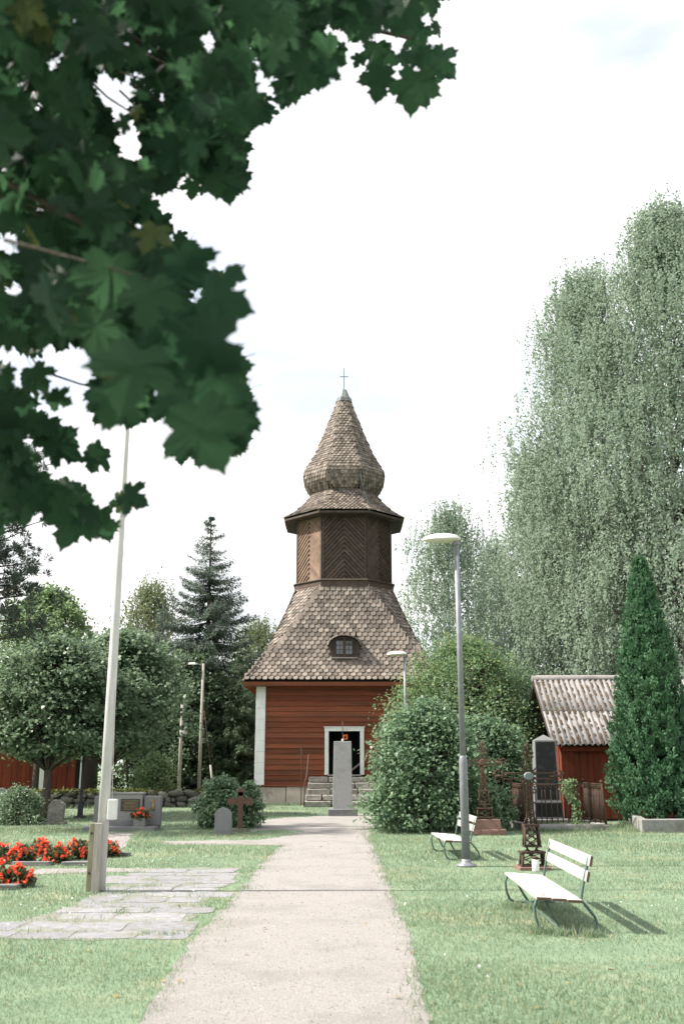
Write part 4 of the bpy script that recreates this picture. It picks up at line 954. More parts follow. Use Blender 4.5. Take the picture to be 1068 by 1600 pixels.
# ------------------------------------------------------------------ field stone wall
WA, WB = Vector((-17.5, 37.6, 0)), Vector((-3.7, 41.2, 0))
sw = empty('stone_wall', WA, math.atan2((WB - WA).y, (WB - WA).x), 'low dry stone wall with moss along its top', 'wall')
WL = (WB - WA).length; WHt = .62
b = MB(); b.box((WL / 2, .1, WHt / 2 - .04), (WL, .5, WHt - .1)); b.build('rubble_core', 'fieldstone', sw)
stm = []
for i in range(7):
    bm = bmesh.new(); bmesh.ops.create_icosphere(bm, subdivisions=2, radius=.5)
    sd_ = np.random.default_rng(50 + i)
    for v in bm.verts:
        c = v.co; m_ = max(abs(c.x), abs(c.y), abs(c.z)); c *= (.5 / m_) ** .55; c *= 1 + sd_.normal(0, .05)
    me = bpy.data.meshes.new('stone'); bm.to_mesh(me); bm.free(); me.materials.append(M['fieldstone']); me.polygons.foreach_set('use_smooth', [True] * len(me.polygons)); stm.append(me)
for c in range(3):
    x = 0.0
    while x < WL:
        wd = random.uniform(.16, .66); hh = WHt / 3 * random.uniform(.8, 1.3)
        inst('stone', random.choice(stm), sw, Matrix.Translation((x + wd / 2, -.18 + random.uniform(-.03, .03), WHt / 3 * (c + .5) + random.uniform(-.05, .05))) @ Matrix.Rotation(random.uniform(-.4, .4), 4, 'Y') @ Matrix.Diagonal((wd * 1.04, .42, hh * random.uniform(1.0, 1.22), 1)))
        x += wd
n = 9000; P = np.stack([rng.uniform(0, WL, n), rng.uniform(-.38, .34, n), WHt + rng.normal(.0, .035, n)], 1); keep = np.sin(P[:, 0] * 2.1) + np.sin(P[:, 0] * .9 + 1) + rng.normal(0, .6, n) > -.4; P = P[keep]
leaves('moss', P, rdir(len(P)) + np.array([0, 0, .3]), rdir(len(P)) * .5 + np.array([0, 0, 1]), rng.uniform(.05, .13, len(P)), T_RHOMB, 'moss', sw, 'stuff')

# ------------------------------------------------------------------ red barn behind the wall
bl = at(127, 1240, 47.0); bn = empty('red_barn', (bl.x, 47.0, 0), R(8), 'red plank barn with white corner boards behind the stone wall', 'barn')
BL, BD, BH = 15.0, 7.0, 3.0
b = MB(); b.box((-BL / 2, BD / 2 + .03, BH / 2), (BL, BD, BH)); b.prism([(-.0, BH), (BD, BH), (BD / 2, BH + 2.6)], -BL, 0.0, Matrix(((0, 1, 0, 0), (1, 0, 0, .03), (0, 0, 1, 0), (0, 0, 0, 1)))); b.build('wall_core', 'tardark', bn)
x = -BL
i = 0
while x < -.35:
    s = MB(); s.box((x + .105, -.02 - .018 * (i % 2), BH / 2 + .05), (.205, .03, BH - .1), jit=.003); s.build('wall_plank', 'redplank', bn); x += .21; i += 1
for x, wd in ((-.06, .10), (-1.62, .09), (-1.88, .26), (-BL + .1, .2)):
    s = MB(); s.box((x, -.07, BH / 2 + .05), (wd, .05, BH - .1)); s.build('white_board', 'whitewood', bn)
s = MB(); s.box((-.22, -.055, 1.3), (.2, .03, 2.5)); s.build('dark_opening', 'dark', bn)
for sg_ in (-1, 1):
    s = MB(); yy = BD / 2 + sg_ * (BD / 4 + .2); ang = math.atan2(2.6, BD / 2)
    s.box((-BL / 2, yy, BH + 1.3 - .05), (BL + .8, math.hypot(BD / 2 + .6, 2.6 + .45), .08), Matrix.Rotation(-sg_ * ang, 3, 'X')); s.build('roof', 'rooftile', bn)

# ------------------------------------------------------------------ trees
def limb(mb, a, b_, r0, r1, sag=.06, wob=.07, n=6, seg=6):
    mb.tube(bez(a, b_, sag, wob, n), list(np.linspace(r0, r1, n)), seg)
def broadleaf(name, label, cat, loc, H, z0, rx, ry, prof_, nc, per, ls, m, seed, bark='bark', rc=.5, tr=.16, tmpl=T_RHOMB, lean=(0, 0), stems=1, shell=.5, down=.3, group=None, flat=.6):
    global rng
    rng = np.random.default_rng(seed); random.seed(seed)
    t = empty(name, loc, 0, label, cat, group)
    tb = MB(); lb = MB(); tops = []
    for s in range(stems):
        a = 2 * math.pi * s / max(1, stems) + .4; off = .0 if stems == 1 else .18 * rx
        base = Vector((math.cos(a) * off * .35, math.sin(a) * off * .35, -.02)); top = Vector((math.cos(a) * off * 1.6 + lean[0], math.sin(a) * off * 1.6 + lean[1], H * .88))
        pts = bez(base, top, 0, .03, 8); tb.tube(pts, list(np.linspace(tr, tr * .18, 8)), 8); tops.append(pts)
    tb.build('trunk', bark, t)
    P, T_, N_ = [], [], []
    hs, rs = zip(*prof_)
    for c in range(nc):
        h = rng.uniform(0, 1); h = h if rng.uniform() < .75 else h ** .6
        an = rng.uniform(0, 2 * math.pi); f = 1 - shell * rng.uniform() ** 1.6; r = float(np.interp(h, hs, rs)) * f
        lob = 1 + .15 * math.sin(3 * an + seed) + .13 * math.sin(5 * an + 9 * h + seed * 2) + rng.normal(0, .10)
        cx = lean[0] * h + rx * r * lob * math.cos(an); cy = lean[1] * h + ry * r * lob * math.sin(an); cz = z0 + h * (H - z0) * (.985 if r > .1 else 1)
        k = rc * rng.uniform(.6, 1.35); n = max(6, int(per * rng.uniform(.6, 1.4)))
        g_ = rng.normal(0, 1, (n, 3)) * np.array([k, k, k * flat]) * .55
        out = np.array([math.cos(an), math.sin(an), .55 + .5 * h])
        P.append(np.array([cx, cy, cz]) + g_); T_.append(out * .55 + np.array([0, 0, -down]) + rng.normal(0, .55, (n, 3)))
        N_.append(out * .5 + np.array([0, 0, .75]) + rng.normal(0, .5, (n, 3)))
        if c % 3 == 0:
            pts = tops[c % stems]; q = pts[min(7, max(2, int((cz / H) * 7 * rng.uniform(.6, .9))))]
            limb(lb, q, (cx, cy, cz), tr * .28, tr * .06, .05, .08, 5, 5)
    lb.build('limbs', bark, t)['kind'] = 'stuff'
    P = np.concatenate(P); P[:, 2] = np.maximum(P[:, 2], .05)
    leaves('crown', P, np.concatenate(T_), np.concatenate(N_), rng.uniform(ls * .7, ls * 1.25, len(P)), tmpl, m, t)
    return t
def birch(label, loc, H, z0, rx, prof_, nc, m, seed, ls=.085, tr=.22, strands=8, per=14, lmin=.4, lmax=1.35, lean=(0, 0)):
    global rng
    rng = np.random.default_rng(seed); random.seed(seed)
    t = empty('birch_tree', loc, 0, label, 'birch tree', 'weeping birches behind the churchyard')
    tb = MB(); pts = bez((0, 0, -.02), (lean[0], lean[1], H * .95), 0, .02, 12); tb.tube(pts, list(np.linspace(tr, tr * .1, 12)), 9); tb.build('trunk', 'birchbark', t)
    lb = MB(); P, T_, N_ = [], [], []; hs, rs = zip(*prof_)
    for c in range(nc):
        h = rng.uniform(0, 1); an = rng.uniform(0, 2 * math.pi); f = 1 - .72 * rng.uniform() ** 1.5
        lob = 1 + .16 * math.sin(3 * an + seed + 4 * h) + .14 * math.sin(5 * an + 11 * h + seed) + .10 * math.sin(23 * h + 2 * an)
        r = float(np.interp(h, hs, rs)) * f * rx * lob; cx, cy, cz = r * math.cos(an) + lean[0] * h, r * math.sin(an) + lean[1] * h, z0 + h * (H - z0)
        if c % 7 == 0:
            i = min(11, max(1, int((max(cz - r * .7, z0 * .8) / H) * 11))); limb(lb, pts[i], (cx, cy, cz), tr * .15, .008, .10, .06, 5, 4)
        for s in range(int(strands * rng.uniform(.5, 1.5))):
            L_ = rng.uniform(lmin, lmax); n = max(4, int(per * L_ / lmax * 1.3)); q = np.sort(rng.uniform(0, 1, n))
            st_ = np.array([cx, cy, cz]) + rng.normal(0, 1, 3) * np.array([.48, .48, .38]); dr = np.array([math.cos(an), math.sin(an), 0]) * rng.uniform(-.05, .35) + rng.normal(0, .14, 3) * np.array([1, 1, 0])
            pos = st_ + q[:, None] * L_ * (np.array([0, 0, -1.0]) + dr * (1 - q[:, None] * .7)) + rng.normal(0, .05, (n, 3))
            P.append(pos); T_.append(np.array([0, 0, -.8]) + rng.normal(0, .5, (n, 3))); N_.append(np.array([math.cos(an), math.sin(an), .6]) + rng.normal(0, .38, (n, 3)))
    lb.build('limbs', 'twig', t)['kind'] = 'stuff'
    P = np.concatenate(P)
    P[:, 2] = np.maximum(P[:, 2], .3)
    leaves('crown', P, np.concatenate(T_), np.concatenate(N_), rng.uniform(ls * .7, ls * 1.3, len(P)), T_RHOMB, m, t)
    return t
def spruce(label, loc, H, rmax, seed, nw=46, z0=.4, m='f_spruce', dens=1.0, cat='spruce tree', name='spruce_tree'):
    global rng
    rng = np.random.default_rng(seed); random.seed(seed)
    t = empty(name, loc, 0, label, cat); tb = MB(); tb.tube([(0, 0, -.02), (.03, 0, H * .5), (0, 0, H * .99)], [H * .017, H * .010, .02], 9); tb.build('trunk', 'bark', t)
    lb = MB(); P, T_, N_, S_ = [], [], [], []
    for wi in range(nw):
        hf = wi / (nw - 1); z = z0 + (H - z0 - .1) * hf ** .92; Lb = rmax * (1 - hf) ** .85 * (.70 + .30 * min(1, hf * 3)) * rng.uniform(.85, 1.1) + .10
        zw = z
        for k in range(9 if hf < .8 else 5):
            z = zw + rng.normal(0, .05)
            an = rng.uniform(0, 2 * math.pi); L_ = Lb * rng.uniform(.62, 1.12); dv = np.array([math.cos(an), math.sin(an), 0]); side = np.array([-math.sin(an), math.cos(an), 0])
            droop = (.42 * (1 - hf) + .02) * L_; n = max(4, int(L_ / .13)); pts = []
            for i in range(6):
                q = i / 5; pts.append(np.array([0, 0, z]) + dv * L_ * q + np.array([0, 0, -droop * math.sin(q * 1.9) + (.10 + .28 * hf) * L_ * q * q]))
            if k % 2 == 0: lb.tube([Vector(p) for p in pts], list(np.linspace(.035, .008, 6)), 4)
            pa = np.array(pts)
            for q in np.linspace(.12, 1, n):
                i = min(4, int(q * 5)); fr_ = q * 5 - i; p0 = pa[i] * (1 - fr_) + pa[i + 1] * fr_; wdt = (.10 + .42 * L_ * .28 * (1 - abs(q - .55)))
                mcount = int(9 * dens)
                u = rng.uniform(-1, 1, mcount); hang = rng.uniform(0, .34, mcount) * (1 - hf * .7) * (L_ > .8)
                P.append(p0 + u[:, None] * side * wdt + np.stack([np.zeros(mcount), np.zeros(mcount), -np.abs(u) * .12 - hang], 1) + rng.normal(0, .03, (mcount, 3)))
                T_.append(dv * .55 + side * (np.sign(u) * .55)[:, None] + np.stack([np.zeros(mcount), np.zeros(mcount), -.25 - hang * 2.2], 1) + rng.normal(0, .2, (mcount, 3)))
                N_.append(np.array([0, 0, 1.0]) + rng.normal(0, .5, (mcount, 3))); S_.append(rng.uniform(.16, .34, mcount) * (1.05 - .62 * hf))
    lb.build('limbs', 'bark', t)['kind'] = 'stuff'
    leaves('crown', np.concatenate(P), np.concatenate(T_), np.concatenate(N_), np.concatenate(S_), T_NARROW, m, t)
    return t
ROUND = [(0, .55), (.15, .92), (.4, 1.0), (.65, .86), (.85, .58), (1, .12)]
DOME = [(0, .95), (.2, 1.0), (.5, .93), (.75, .70), (.92, .38), (1, .08)]
BIRCH = [(0, .75), (.2, 1.0), (.45, .92), (.7, .66), (.88, .38), (1, .08)]
# lilac group on the right of the path
q = at(671, 1310, 25.6)
broadleaf('lilac_bush', 'huge dense lilac bush with glossy leaves right of the path', 'bush', (q.x, 26.0, 0), 3.18, .10, 1.40, 1.35, DOME, 560, 42, .105, 'f_lilac', 3, rc=.34, tr=.07, tmpl=T_HEART, stems=5, shell=.45, down=.5)
q = at(757, 1300, 28.6)
broadleaf('lilac_bush', 'lower lilac bush behind the dark iron cross', 'bush', (q.x, 28.9, 0), 2.95, .10, 1.55, 1.2, DOME, 420, 40, .105, 'f_lilac', 4, rc=.34, tr=.06, tmpl=T_HEART, stems=4, shell=.45, down=.5)
q = at(770, 1300, 26.0)
broadleaf('small_shrub', 'low pale leafy shrub between the iron cross and the grave fence', 'shrub', (q.x + .12, 26.15, 0), 1.05, .05, .42, .35, DOME, 50, 26, .10, 'f_lilac', 44, rc=.18, tr=.03, tmpl=T_HEART, stems=3, down=.5)
q = at(735, 1200, 33.0)
broadleaf('bushy_tree', 'bright green bushy tree rising behind the lilac bushes', 'tree', (q.x + .1, 34.6, 0), 6.0, .5, 2.55, 2.3, ROUND, 640, 46, .11, 'f_bush', 5, rc=.5, tr=.12, stems=3, shell=.5)
q = at(815, 1100, 36.0)
broadleaf('bushy_tree', 'dark green bushy tree between the lilac and the shed', 'tree', (q.x - .1, 36.6, 0), 5.0, .3, 2.0, 2.0, ROUND, 420, 44, .11, 'f_mid', 6, rc=.5, tr=.12, stems=2, shell=.5)
# birches
q = at(1082, 900, 38.0); birch('tallest weeping birch, rising behind the thuja', (q.x, 38.0, 0), 25.6, 3.0, 4.9, [(0, .8), (.2, 1.0), (.45, 1.0), (.7, .82), (.85, .50), (.95, .25), (1, .08)], 1450, 'f_birch', 21, ls=.125, tr=.24, per=16)
q = at(940, 900, 42.0); birch('broad weeping birch left of the tallest one, behind the shed', (q.x, 42.0, 0), 24.6, 1.6, 3.9, [(0, .9), (.2, 1.0), (.45, .98), (.65, .86), (.80, .64), (.92, .40), (1, .14)], 1400, 'f_birch', 22, ls=.125, tr=.20, per=16)
q = at(850, 950, 46.0); birch('lower weeping birch leaning over the shed roof', (q.x, 46.0, 0), 17.0, 1.2, 2.4, [(0, .9), (.3, 1.0), (.6, .85), (.85, .55), (1, .15)], 700, 'f_birch', 23, ls=.125, tr=.16, per=16)
q = at(705, 900, 58.0); birch('rounded distant birch seen behind the tall street lamp', (q.x, 59.0, 0), 17.8, 2.0, 3.4, ROUND, 640, 'f_birch', 25, ls=.15, tr=.2, per=11)
q = at(775, 900, 62.0); birch('slim distant birch filling the gap beside the broad birch', (q.x, 63.0, 0), 16.6, 2.0, 2.6, ROUND, 360, 'f_birch', 26, ls=.15, tr=.2, per=11)
q = at(228, 1000, 62.0); birch('pale yellow-green birch standing behind the dark maples', (q.x, 63.0, 0), 13.4, 3.0, 2.3, ROUND, 320, 'f_birchpale', 27, ls=.15, tr=.16, per=11)
q = at(405, 1000, 66.0); birch('pale birch peeping out beside the tower roof', (q.x, 66.0, 0), 11.2, 3.0, 2.6, ROUND, 300, 'f_birchpale', 28, ls=.15, tr=.16, per=11)
q = at(305, 1100, 66.0); birch('pale birch behind the tall spruce', (q.x, 70.0, 0), 9.0, 2.0, 3.4, ROUND, 260, 'f_birchpale', 29, ls=.16, tr=.16, per=11)
# left side
q = at(316, 1100, 52.0); spruce('tall dark spruce left of the bell tower', (q.x, 53.0, 0), 15.4, 5.0, 31, nw=36, dens=3.0)
q = at(244, 1100, 58.0); spruce('small dark spruce tip between the birch and the tall spruce', (q.x, 58.0, 0), 10.6, 2.2, 32, nw=24, dens=1.6)
q = at(370, 1200, 50.0); spruce('low green spruce close to the tower corner', (q.x - .1, 51.0, 0), 7.2, 3.2, 33, nw=24, dens=2.2, m='f_mid')
q = at(66, 1230, 31.5); broadleaf('maple_tree', 'dark round maple with a thick trunk in front of the barn', 'maple tree', (q.x, 32.0, 0), 5.6, 2.0, 2.35, 2.1, ROUND, 330, 66, .135, 'f_maple', 34, flat=.42, rc=.55, tr=.16, tmpl=T_WIDE, shell=.75, down=.35)
q = at(180, 1230, 34.0); broadleaf('maple_tree', 'wide dark maple behind the flagpole', 'maple tree', (q.x - .55, 34.2, 0), 6.1, 2.0, 2.45, 2.2, ROUND, 350, 66, .135, 'f_maple', 35, flat=.42, rc=.55, tr=.13, tmpl=T_WIDE, shell=.75, down=.35, lean=(.6, 0))
q = at(40, 1100, 40.0); broadleaf('maple_tree', 'light green maple above the barn at the picture edge', 'maple tree', (q.x - .1, 42.5, 0), 9.2, 2.0, 2.9, 2.4, ROUND, 520, 40, .15, 'f_maplelight', 36, rc=.5, tr=.16, tmpl=T_WIDE, shell=.55)
q = at(262, 1200, 44.5); broadleaf('maple_tree', 'young mid-green maple beside the utility pole', 'maple tree', (q.x, 51.0, 0), 7.2, .8, 2.3, 2.0, ROUND, 420, 40, .15, 'f_mid', 37, rc=.5, tr=.12, tmpl=T_WIDE)
q = at(240, 1235, 43.5); broadleaf('small_shrub', 'light green round shrub behind the stone wall', 'shrub', (q.x, 43.4, 0), 2.0, .1, .95, .9, DOME, 130, 30, .12, 'f_maplelight', 38, rc=.28, tr=.05, stems=3)
q = at(150, 1225, 46.0); broadleaf('small_shrub', 'pale shrub beside the barn corner', 'shrub', (q.x + .3, 52.0, 0), 3.0, .1, 1.6, 1.2, DOME, 150, 30, .14, 'f_birchpale', 39, rc=.36, tr=.05, stems=3)
q = at(200, 1225, 50.0); broadleaf('maple_tree', 'mid-green tree crowning the gap right of the barn', 'maple tree', (q.x, 54.0, 0), 6.4, 2.0, 2.2, 2.0, ROUND, 330, 38, .15, 'f_mid', 40, rc=.5, tr=.12)
q = at(340, 1300, 26.2); broadleaf('rounded_bush', 'leafy green bush beside the brown cross and round grave stone', 'bush', (q.x, 27.0, 0), 1.28, .05, .62, .6, DOME, 120, 34, .095, 'f_lilac', 41, rc=.2, tr=.03, tmpl=T_HEART, stems=4, down=.5)
q = at(384, 1300, 26.6); broadleaf('rounded_bush', 'smaller bush directly behind the brown cross', 'bush', (q.x, 27.4, 0), 1.12, .05, .33, .4, DOME, 55, 30, .095, 'f_lilac', 42, rc=.18, tr=.03, tmpl=T_HEART, stems=3, down=.5)
q = at(22, 1290, 28.6); broadleaf('rounded_bush', 'dark round clipped shrub on the lawn at the left edge', 'bush', (q.x, 28.8, 0), .95, .04, .66, .6, DOME, 150, 36, .075, 'f_maple', 43, rc=.2, tr=.03, stems=4)
# pine at the left edge
random.seed(51); rng = np.random.default_rng(51)
q = at(-95, 900, 26.0); pn = empty('pine_tree', (q.x, 26.5, 0), 0, 'dark pine whose branches reach in from the left edge', 'pine tree')
tb = MB(); tb.tube(bez((0, 0, 0), (.3, 0, 10.5), 0, .02, 8), list(np.linspace(.24, .05, 8)), 9); tb.build('trunk', 'pinebark', pn)
lb = MB(); P, T_, N_ = [], [], []
for c in range(120):
    an = random.uniform(0, 2 * math.pi); z = random.uniform(5.0, 10.4); L_ = (2.9 - .17 * abs(z - 6.8)) * random.uniform(.55, 1.05)
    e = Vector((L_ * math.cos(an), L_ * math.sin(an), z + random.uniform(-.1, .5))); limb(lb, (0, 0, z - .2), e, .05, .012, -.04, .08, 6, 5)
    for k in range(7):
        cc = np.array(e) * np.array([1, 1, 1]) + rng.normal(0, .30, 3) * np.array([1, 1, .5]) - np.array([e.x, e.y, 0]) * (.06 * k * random.random()); n = 46
        d = rdir(n) + np.array([math.cos(an) * .4, math.sin(an) * .4, .35]); P.append(cc + d * .03); T_.append(d); N_.append(rdir(n))
lb.build('limbs', 'bark', pn); P = np.concatenate(P)
leaves('crown', P, np.concatenate(T_), np.concatenate(N_), rng.uniform(.13, .24, len(P)), (T_NARROW[0] * np.array([.45, 1, 1]), T_NARROW[1]), 'f_pine', pn)
# far wood
rng = np.random.default_rng(61); P, N_ = [], []
for c in range(600):
    x = rng.uniform(-60, 60); yv = rng.uniform(82, 100); top = 6.0 + 1.6 * math.sin(x * .21) + 1.1 * math.sin(x * .53 + 1); z = top * rng.uniform(.02, 1) ; n = 55
    P.append(np.array([x, yv, z]) + rng.normal(0, 1, (n, 3)) * np.array([1.0, 1.0, .7])); N_.append(np.array([-.2, -.6, .7]) + rng.normal(0, .6, (n, 3)))
P = np.concatenate(P); P[:, 2] = np.maximum(P[:, 2], .1)
o = leaves('far_woodland', P, rng.normal(0, 1, P.shape), np.concatenate(N_), rng.uniform(.3, .6, len(P)), T_RHOMB, 'f_mid'); tag(o, 'far woodland closing the view behind the churchyard', 'woodland', kind='stuff')

# ------------------------------------------------------------------ grass
rng = np.random.default_rng(71)
def grass_pts(y0, y1, dens, margin=1.6):
    xm = .375 * y1 + margin; n = int((y1 - y0) * 2 * xm * dens); x = rng.uniform(-xm, xm, n); y = rng.uniform(y0, y1, n)
    k = np.abs(x) < .375 * y + margin; x, y = x[k], y[k]
    jx, jy = x + rng.normal(0, .055 + .003 * y, len(x)), y + rng.normal(0, .06 + .004 * y, len(x))
    k = ~inpoly(jx, jy, PATHR)
    for poly in (MEM_PATH, EDGE_PATH): k &= ~(inpoly(x, y, poly) & (rng.uniform(0, 1, len(x)) > .12))
    ins = np.zeros(len(x), dtype=bool)
    for q_, _ in slabs: ins |= inpoly(x + rng.normal(0, .012, len(x)), y + rng.normal(0, .012, len(x)), q_)
    k &= ~ins
    k &= ~(inpoly(x, y, PAVE) & (rng.uniform(0, 1, len(x)) > .35))
    k &= ~((x > -3.75) & (x < 3.95) & (y > 42.2)); k &= ~((np.abs(x - TX) < 1.75) & (y > 40.3) & (y < 42.5))
    k &= ~((x > fx0 - .1) & (x < fx1 + .1) & (y > fy0 - .1) & (y < fy0 + .12))
    return np.stack([x[k], y[k], np.zeros(k.sum())], 1)
GP, GS = [], []
for y0, y1, dn, s0, s1 in ((5.6, 9, 2600, .018, .042), (9, 13, 1600, .020, .045), (13, 19, 740, .024, .052), (19, 28, 340, .04, .08), (28, 42, 110, .05, .09)):
    p = grass_pts(y0, y1, dn); pn_ = np.sin(p[:, 0] * 1.3 + np.sin(p[:, 1] * .9)) + np.sin(p[:, 1] * 1.7 + p[:, 0] * .6); GP.append(p); GS.append(rng.uniform(s0, s1, len(p)) * (1 + .16 * pn_))
GP = np.concatenate(GP); GS = np.concatenate(GS); n = len(GP)
o = leaves('grass', GP, np.stack([rng.normal(0, .42, n), rng.normal(0, .42, n), np.ones(n)], 1), rdir(n) + np.array([0, -.3, 0]), GS * 1.0, (T_BLADE[0] * np.array([1.6, 1, 1]), T_BLADE[1]), 'grass'); tag(o, 'short mown grass blades of the lawn', 'grass', kind='stuff')
# taller tufts at feet of things and path edge
tp_, ts_ = [], []
def tuft(x, y, r, nn, h): tp_.append(np.stack([rng.normal(x, r, nn), rng.normal(y, r, nn), np.zeros(nn)], 1)); ts_.append(rng.uniform(h * .5, h * 1.2, nn))
for px, py in ((843, 1459), (880, 1461), (925, 1463), (802, 1420), (835, 1421)): q = G(px, py); tuft(q.x, q.y, .07, 160, .10)
for px, py in ((160, 1392), (180, 1397), (205, 1396), (140, 1398), (230, 1460), (235, 1385), (190, 1428), (265, 1462)): q = G(px, py); tuft(q.x, q.y, .07, 90, .06)
for q_, _ in slabs:
    for k_ in range(3):
        e_ = rng.uniform(0, 1); i_ = rng.integers(0, 4); a_, b_ = q_[i_], q_[(i_ + 1) % 4]; tuft(a_[0] + (b_[0] - a_[0]) * e_, a_[1] + (b_[1] - a_[1]) * e_, .05, 26, .035)
for i in range(0, len(PATHR), 1):
    if 5.5 < PATHR[i][1] < 24 and rng.uniform() < .55: tuft(PATHR[i][0], PATHR[i][1], .06, 30, .05)
for i in range(320): tuft(rng.uniform(-7, 8), rng.uniform(6.5, 22), .12, 24, .058)
for x in np.linspace(fx0, fx1, 16): tuft(x + rng.normal(0, .05), fy0 - .14, .06, 50, .14)
for i in range(40): tuft(rng.uniform(fx0 + .2, fx1 - .2), rng.uniform(fy0 + .3, fy1 - .2), .12, 60, .22)
for i in range(60): a_ = rng.uniform(0, 1); tuft(WA.x + (WB - WA).x * a_, WA.y + (WB - WA).y * a_ - .45, .15, 30, .18)
for i in range(24): tuft(c0.x + (c1.x - c0.x) * i / 24 - .2, c0.y + (c1.y - c0.y) * i / 24, .1, 40, .16)
for i in range(30): tuft(rng.uniform(-3.5, -1.9), 42.1, .12, 40, .14)
tp_ = np.concatenate(tp_); ts_ = np.concatenate(ts_); PIN = [(.72 * x_ + .28 * (-.35 + .02 * y_), y_) for x_, y_ in PATHR]; k = ~inpoly(tp_[:, 0], tp_[:, 1], PIN); tp_, ts_ = tp_[k], ts_[k]; n = len(tp_)
o = leaves('grass', tp_, np.stack([rng.normal(0, .4, n), rng.normal(0, .4, n), np.ones(n)], 1), rdir(n), ts_, T_BLADE, 'grass'); tag(o, 'longer grass tufts at the feet of stones and posts', 'grass', kind='stuff')
# pebbles on the path
n = 9000; x = rng.uniform(-3, 3, n); y = 6 + 16 * rng.uniform(0, 1, n) ** 1.5; k = inpoly(x, y, PATHR); x, y = x[k], y[k]; n = len(x)
pb = np.array([(1, 0, 0), (-1, 0, 0), (0, 1, 0), (0, -1, 0), (0, 0, .8)]); pf = np.array([(0, 2, 4), (2, 1, 4), (1, 3, 4), (3, 0, 4)])
S_ = rng.uniform(.003, .010, n) * (1 + .02 * y); an = rng.uniform(0, 6.28, n); ca, sa = np.cos(an), np.sin(an)
V = np.stack([x[:, None] + S_[:, None] * (ca[:, None] * pb[:, 0] - sa[:, None] * pb[:, 1]), y[:, None] + S_[:, None] * (sa[:, None] * pb[:, 0] + ca[:, None] * pb[:, 1]), .004 + S_[:, None] * pb[None, :, 2]], 2)
o = np_mesh('pebbles', V.reshape(-1, 3), (pf[None] + (np.arange(n) * 5)[:, None, None]).reshape(-1, 3), 'pebble'); tag(o, 'loose pebbles on the gravel path', 'pebbles', kind='stuff')

# small litter on the lawn and path
n = 260; x = rng.uniform(-6, 7, n); y = rng.uniform(6.5, 22, n)
o = leaves('fallen_leaves', np.stack([x, y, np.full(n, .018)], 1), rng.normal(0, 1, (n, 3)) * np.array([1, 1, .15]), np.array([0, 0, 1]) + rng.normal(0, .25, (n, 3)), rng.uniform(.02, .05, n), T_LOBED, 'litter'); tag(o, 'scattered fallen yellow and brown leaves on lawn and path', 'fallen leaves', kind='stuff')
n = 150; cx, cy = rng.uniform(-5, 7, 18), rng.uniform(8, 20, 18); k_ = rng.integers(0, 18, n); x, y = cx[k_] + rng.normal(0, .5, n), cy[k_] + rng.normal(0, .5, n); k = ~inpoly(x, y, PATHR); x, y = x[k], y[k]; n = len(x)
o = leaves('clover_flowers', np.repeat(np.stack([x, y, np.full(n, .035)], 1), 3, 0), rng.normal(0, 1, (3 * n, 3)), np.array([0, 0, 1]) + rng.normal(0, .5, (3 * n, 3)), rng.uniform(.012, .022, 3 * n), T_WIDE, 'candle'); tag(o, 'tiny white clover flowers dotted over the lawn', 'clover', kind='stuff')

# ------------------------------------------------------------------ overhanging maple in front
rng = np.random.default_rng(81); random.seed(81)
half = [(.03, 0), (.15, -.10), (.30, -.13), (.36, -.02), (.47, -.02), (.42, .09), (.33, .16), (.47, .20), (.62, .30), (.58, .38), (.70, .50), (.55, .49), (.46, .57), (.34, .50), (.22, .47), (.25, .60), (.34, .72), (.22, .73), (.16, .84), (.06, .90)]
outl = half + [(0, 1.02)] + [(-x, y) for x, y in reversed(half)]
def leaf_tmpl(outl, bend=.16, cup=.22):
    pts = [(0.0, .28)] + outl; v = []
    for x, y in pts: v.append((x, y, -bend * (y - .28) ** 2 * 1.2 - cup * x * x + .03 * math.sin(9 * x + 5 * y)))
    n = len(outl); f = [(0, i + 1, (i + 1) % n + 1) for i in range(n)]
    o = len(v); v += [(-.012, .03, 0), (.012, .03, 0), (.010, -.55, -.16), (-.010, -.55, -.16)]; f += [(o, o + 1, o + 2), (o, o + 2, o + 3)]
    return np.array(v), np.array(f)
TM = [leaf_tmpl(outl, .16, .22), leaf_tmpl(outl, .30, .05), leaf_tmpl(outl, .05, .45)]
lowhalf = [(.03, 0), (.36, -.08), (.33, .16), (.70, .50), (.22, .47), (.30, .72)]
TML = leaf_tmpl(lowhalf + [(0, 1.02)] + [(-x, y) for x, y in reversed(lowhalf)])
mt = empty('overhanging_maple', (-4.6, 2.6, 0), 0, 'dark maple boughs with large lobed leaves hanging over the view', 'maple tree')
mo = np.array([-4.6, 2.6, 0])
REG = {
 'main': ([(-40, -40), (470, -40), (470, 60), (430, 130), (405, 195), (345, 225), (318, 300), (300, 330), (262, 322), (236, 305), (245, 325), (285, 358), (330, 420), (358, 440), (372, 500), (366, 540), (384, 565), (388, 625), (395, 655), (384, 705), (290, 732), (250, 700), (285, 650), (255, 655), (180, 680), (160, 665), (134, 625), (158, 560), (150, 540), (110, 548), (66, 538), (60, 572), (30, 545), (-40, 535)], 2.5, 4.3),
 'top': ([(380, -40), (700, -40), (690, 20), (712, 95), (655, 178), (618, 155), (585, 160), (560, 118), (540, 95), (515, 130), (470, 150), (440, 185), (400, 200), (380, 150)], 3.0, 4.4),
 'mid': ([(250, 150), (400, 170), (388, 235), (384, 270), (376, 300), (340, 310), (300, 285), (270, 250)], 3.0, 3.8),
 'low': ([(-40, 560), (45, 578), (92, 612), (84, 655), (128, 690), (172, 690), (168, 735), (224, 775), (215, 800), (188, 812), (186, 835), (130, 852), (90, 838), (60, 815), (-40, 835)], 2.8, 3.9),
}
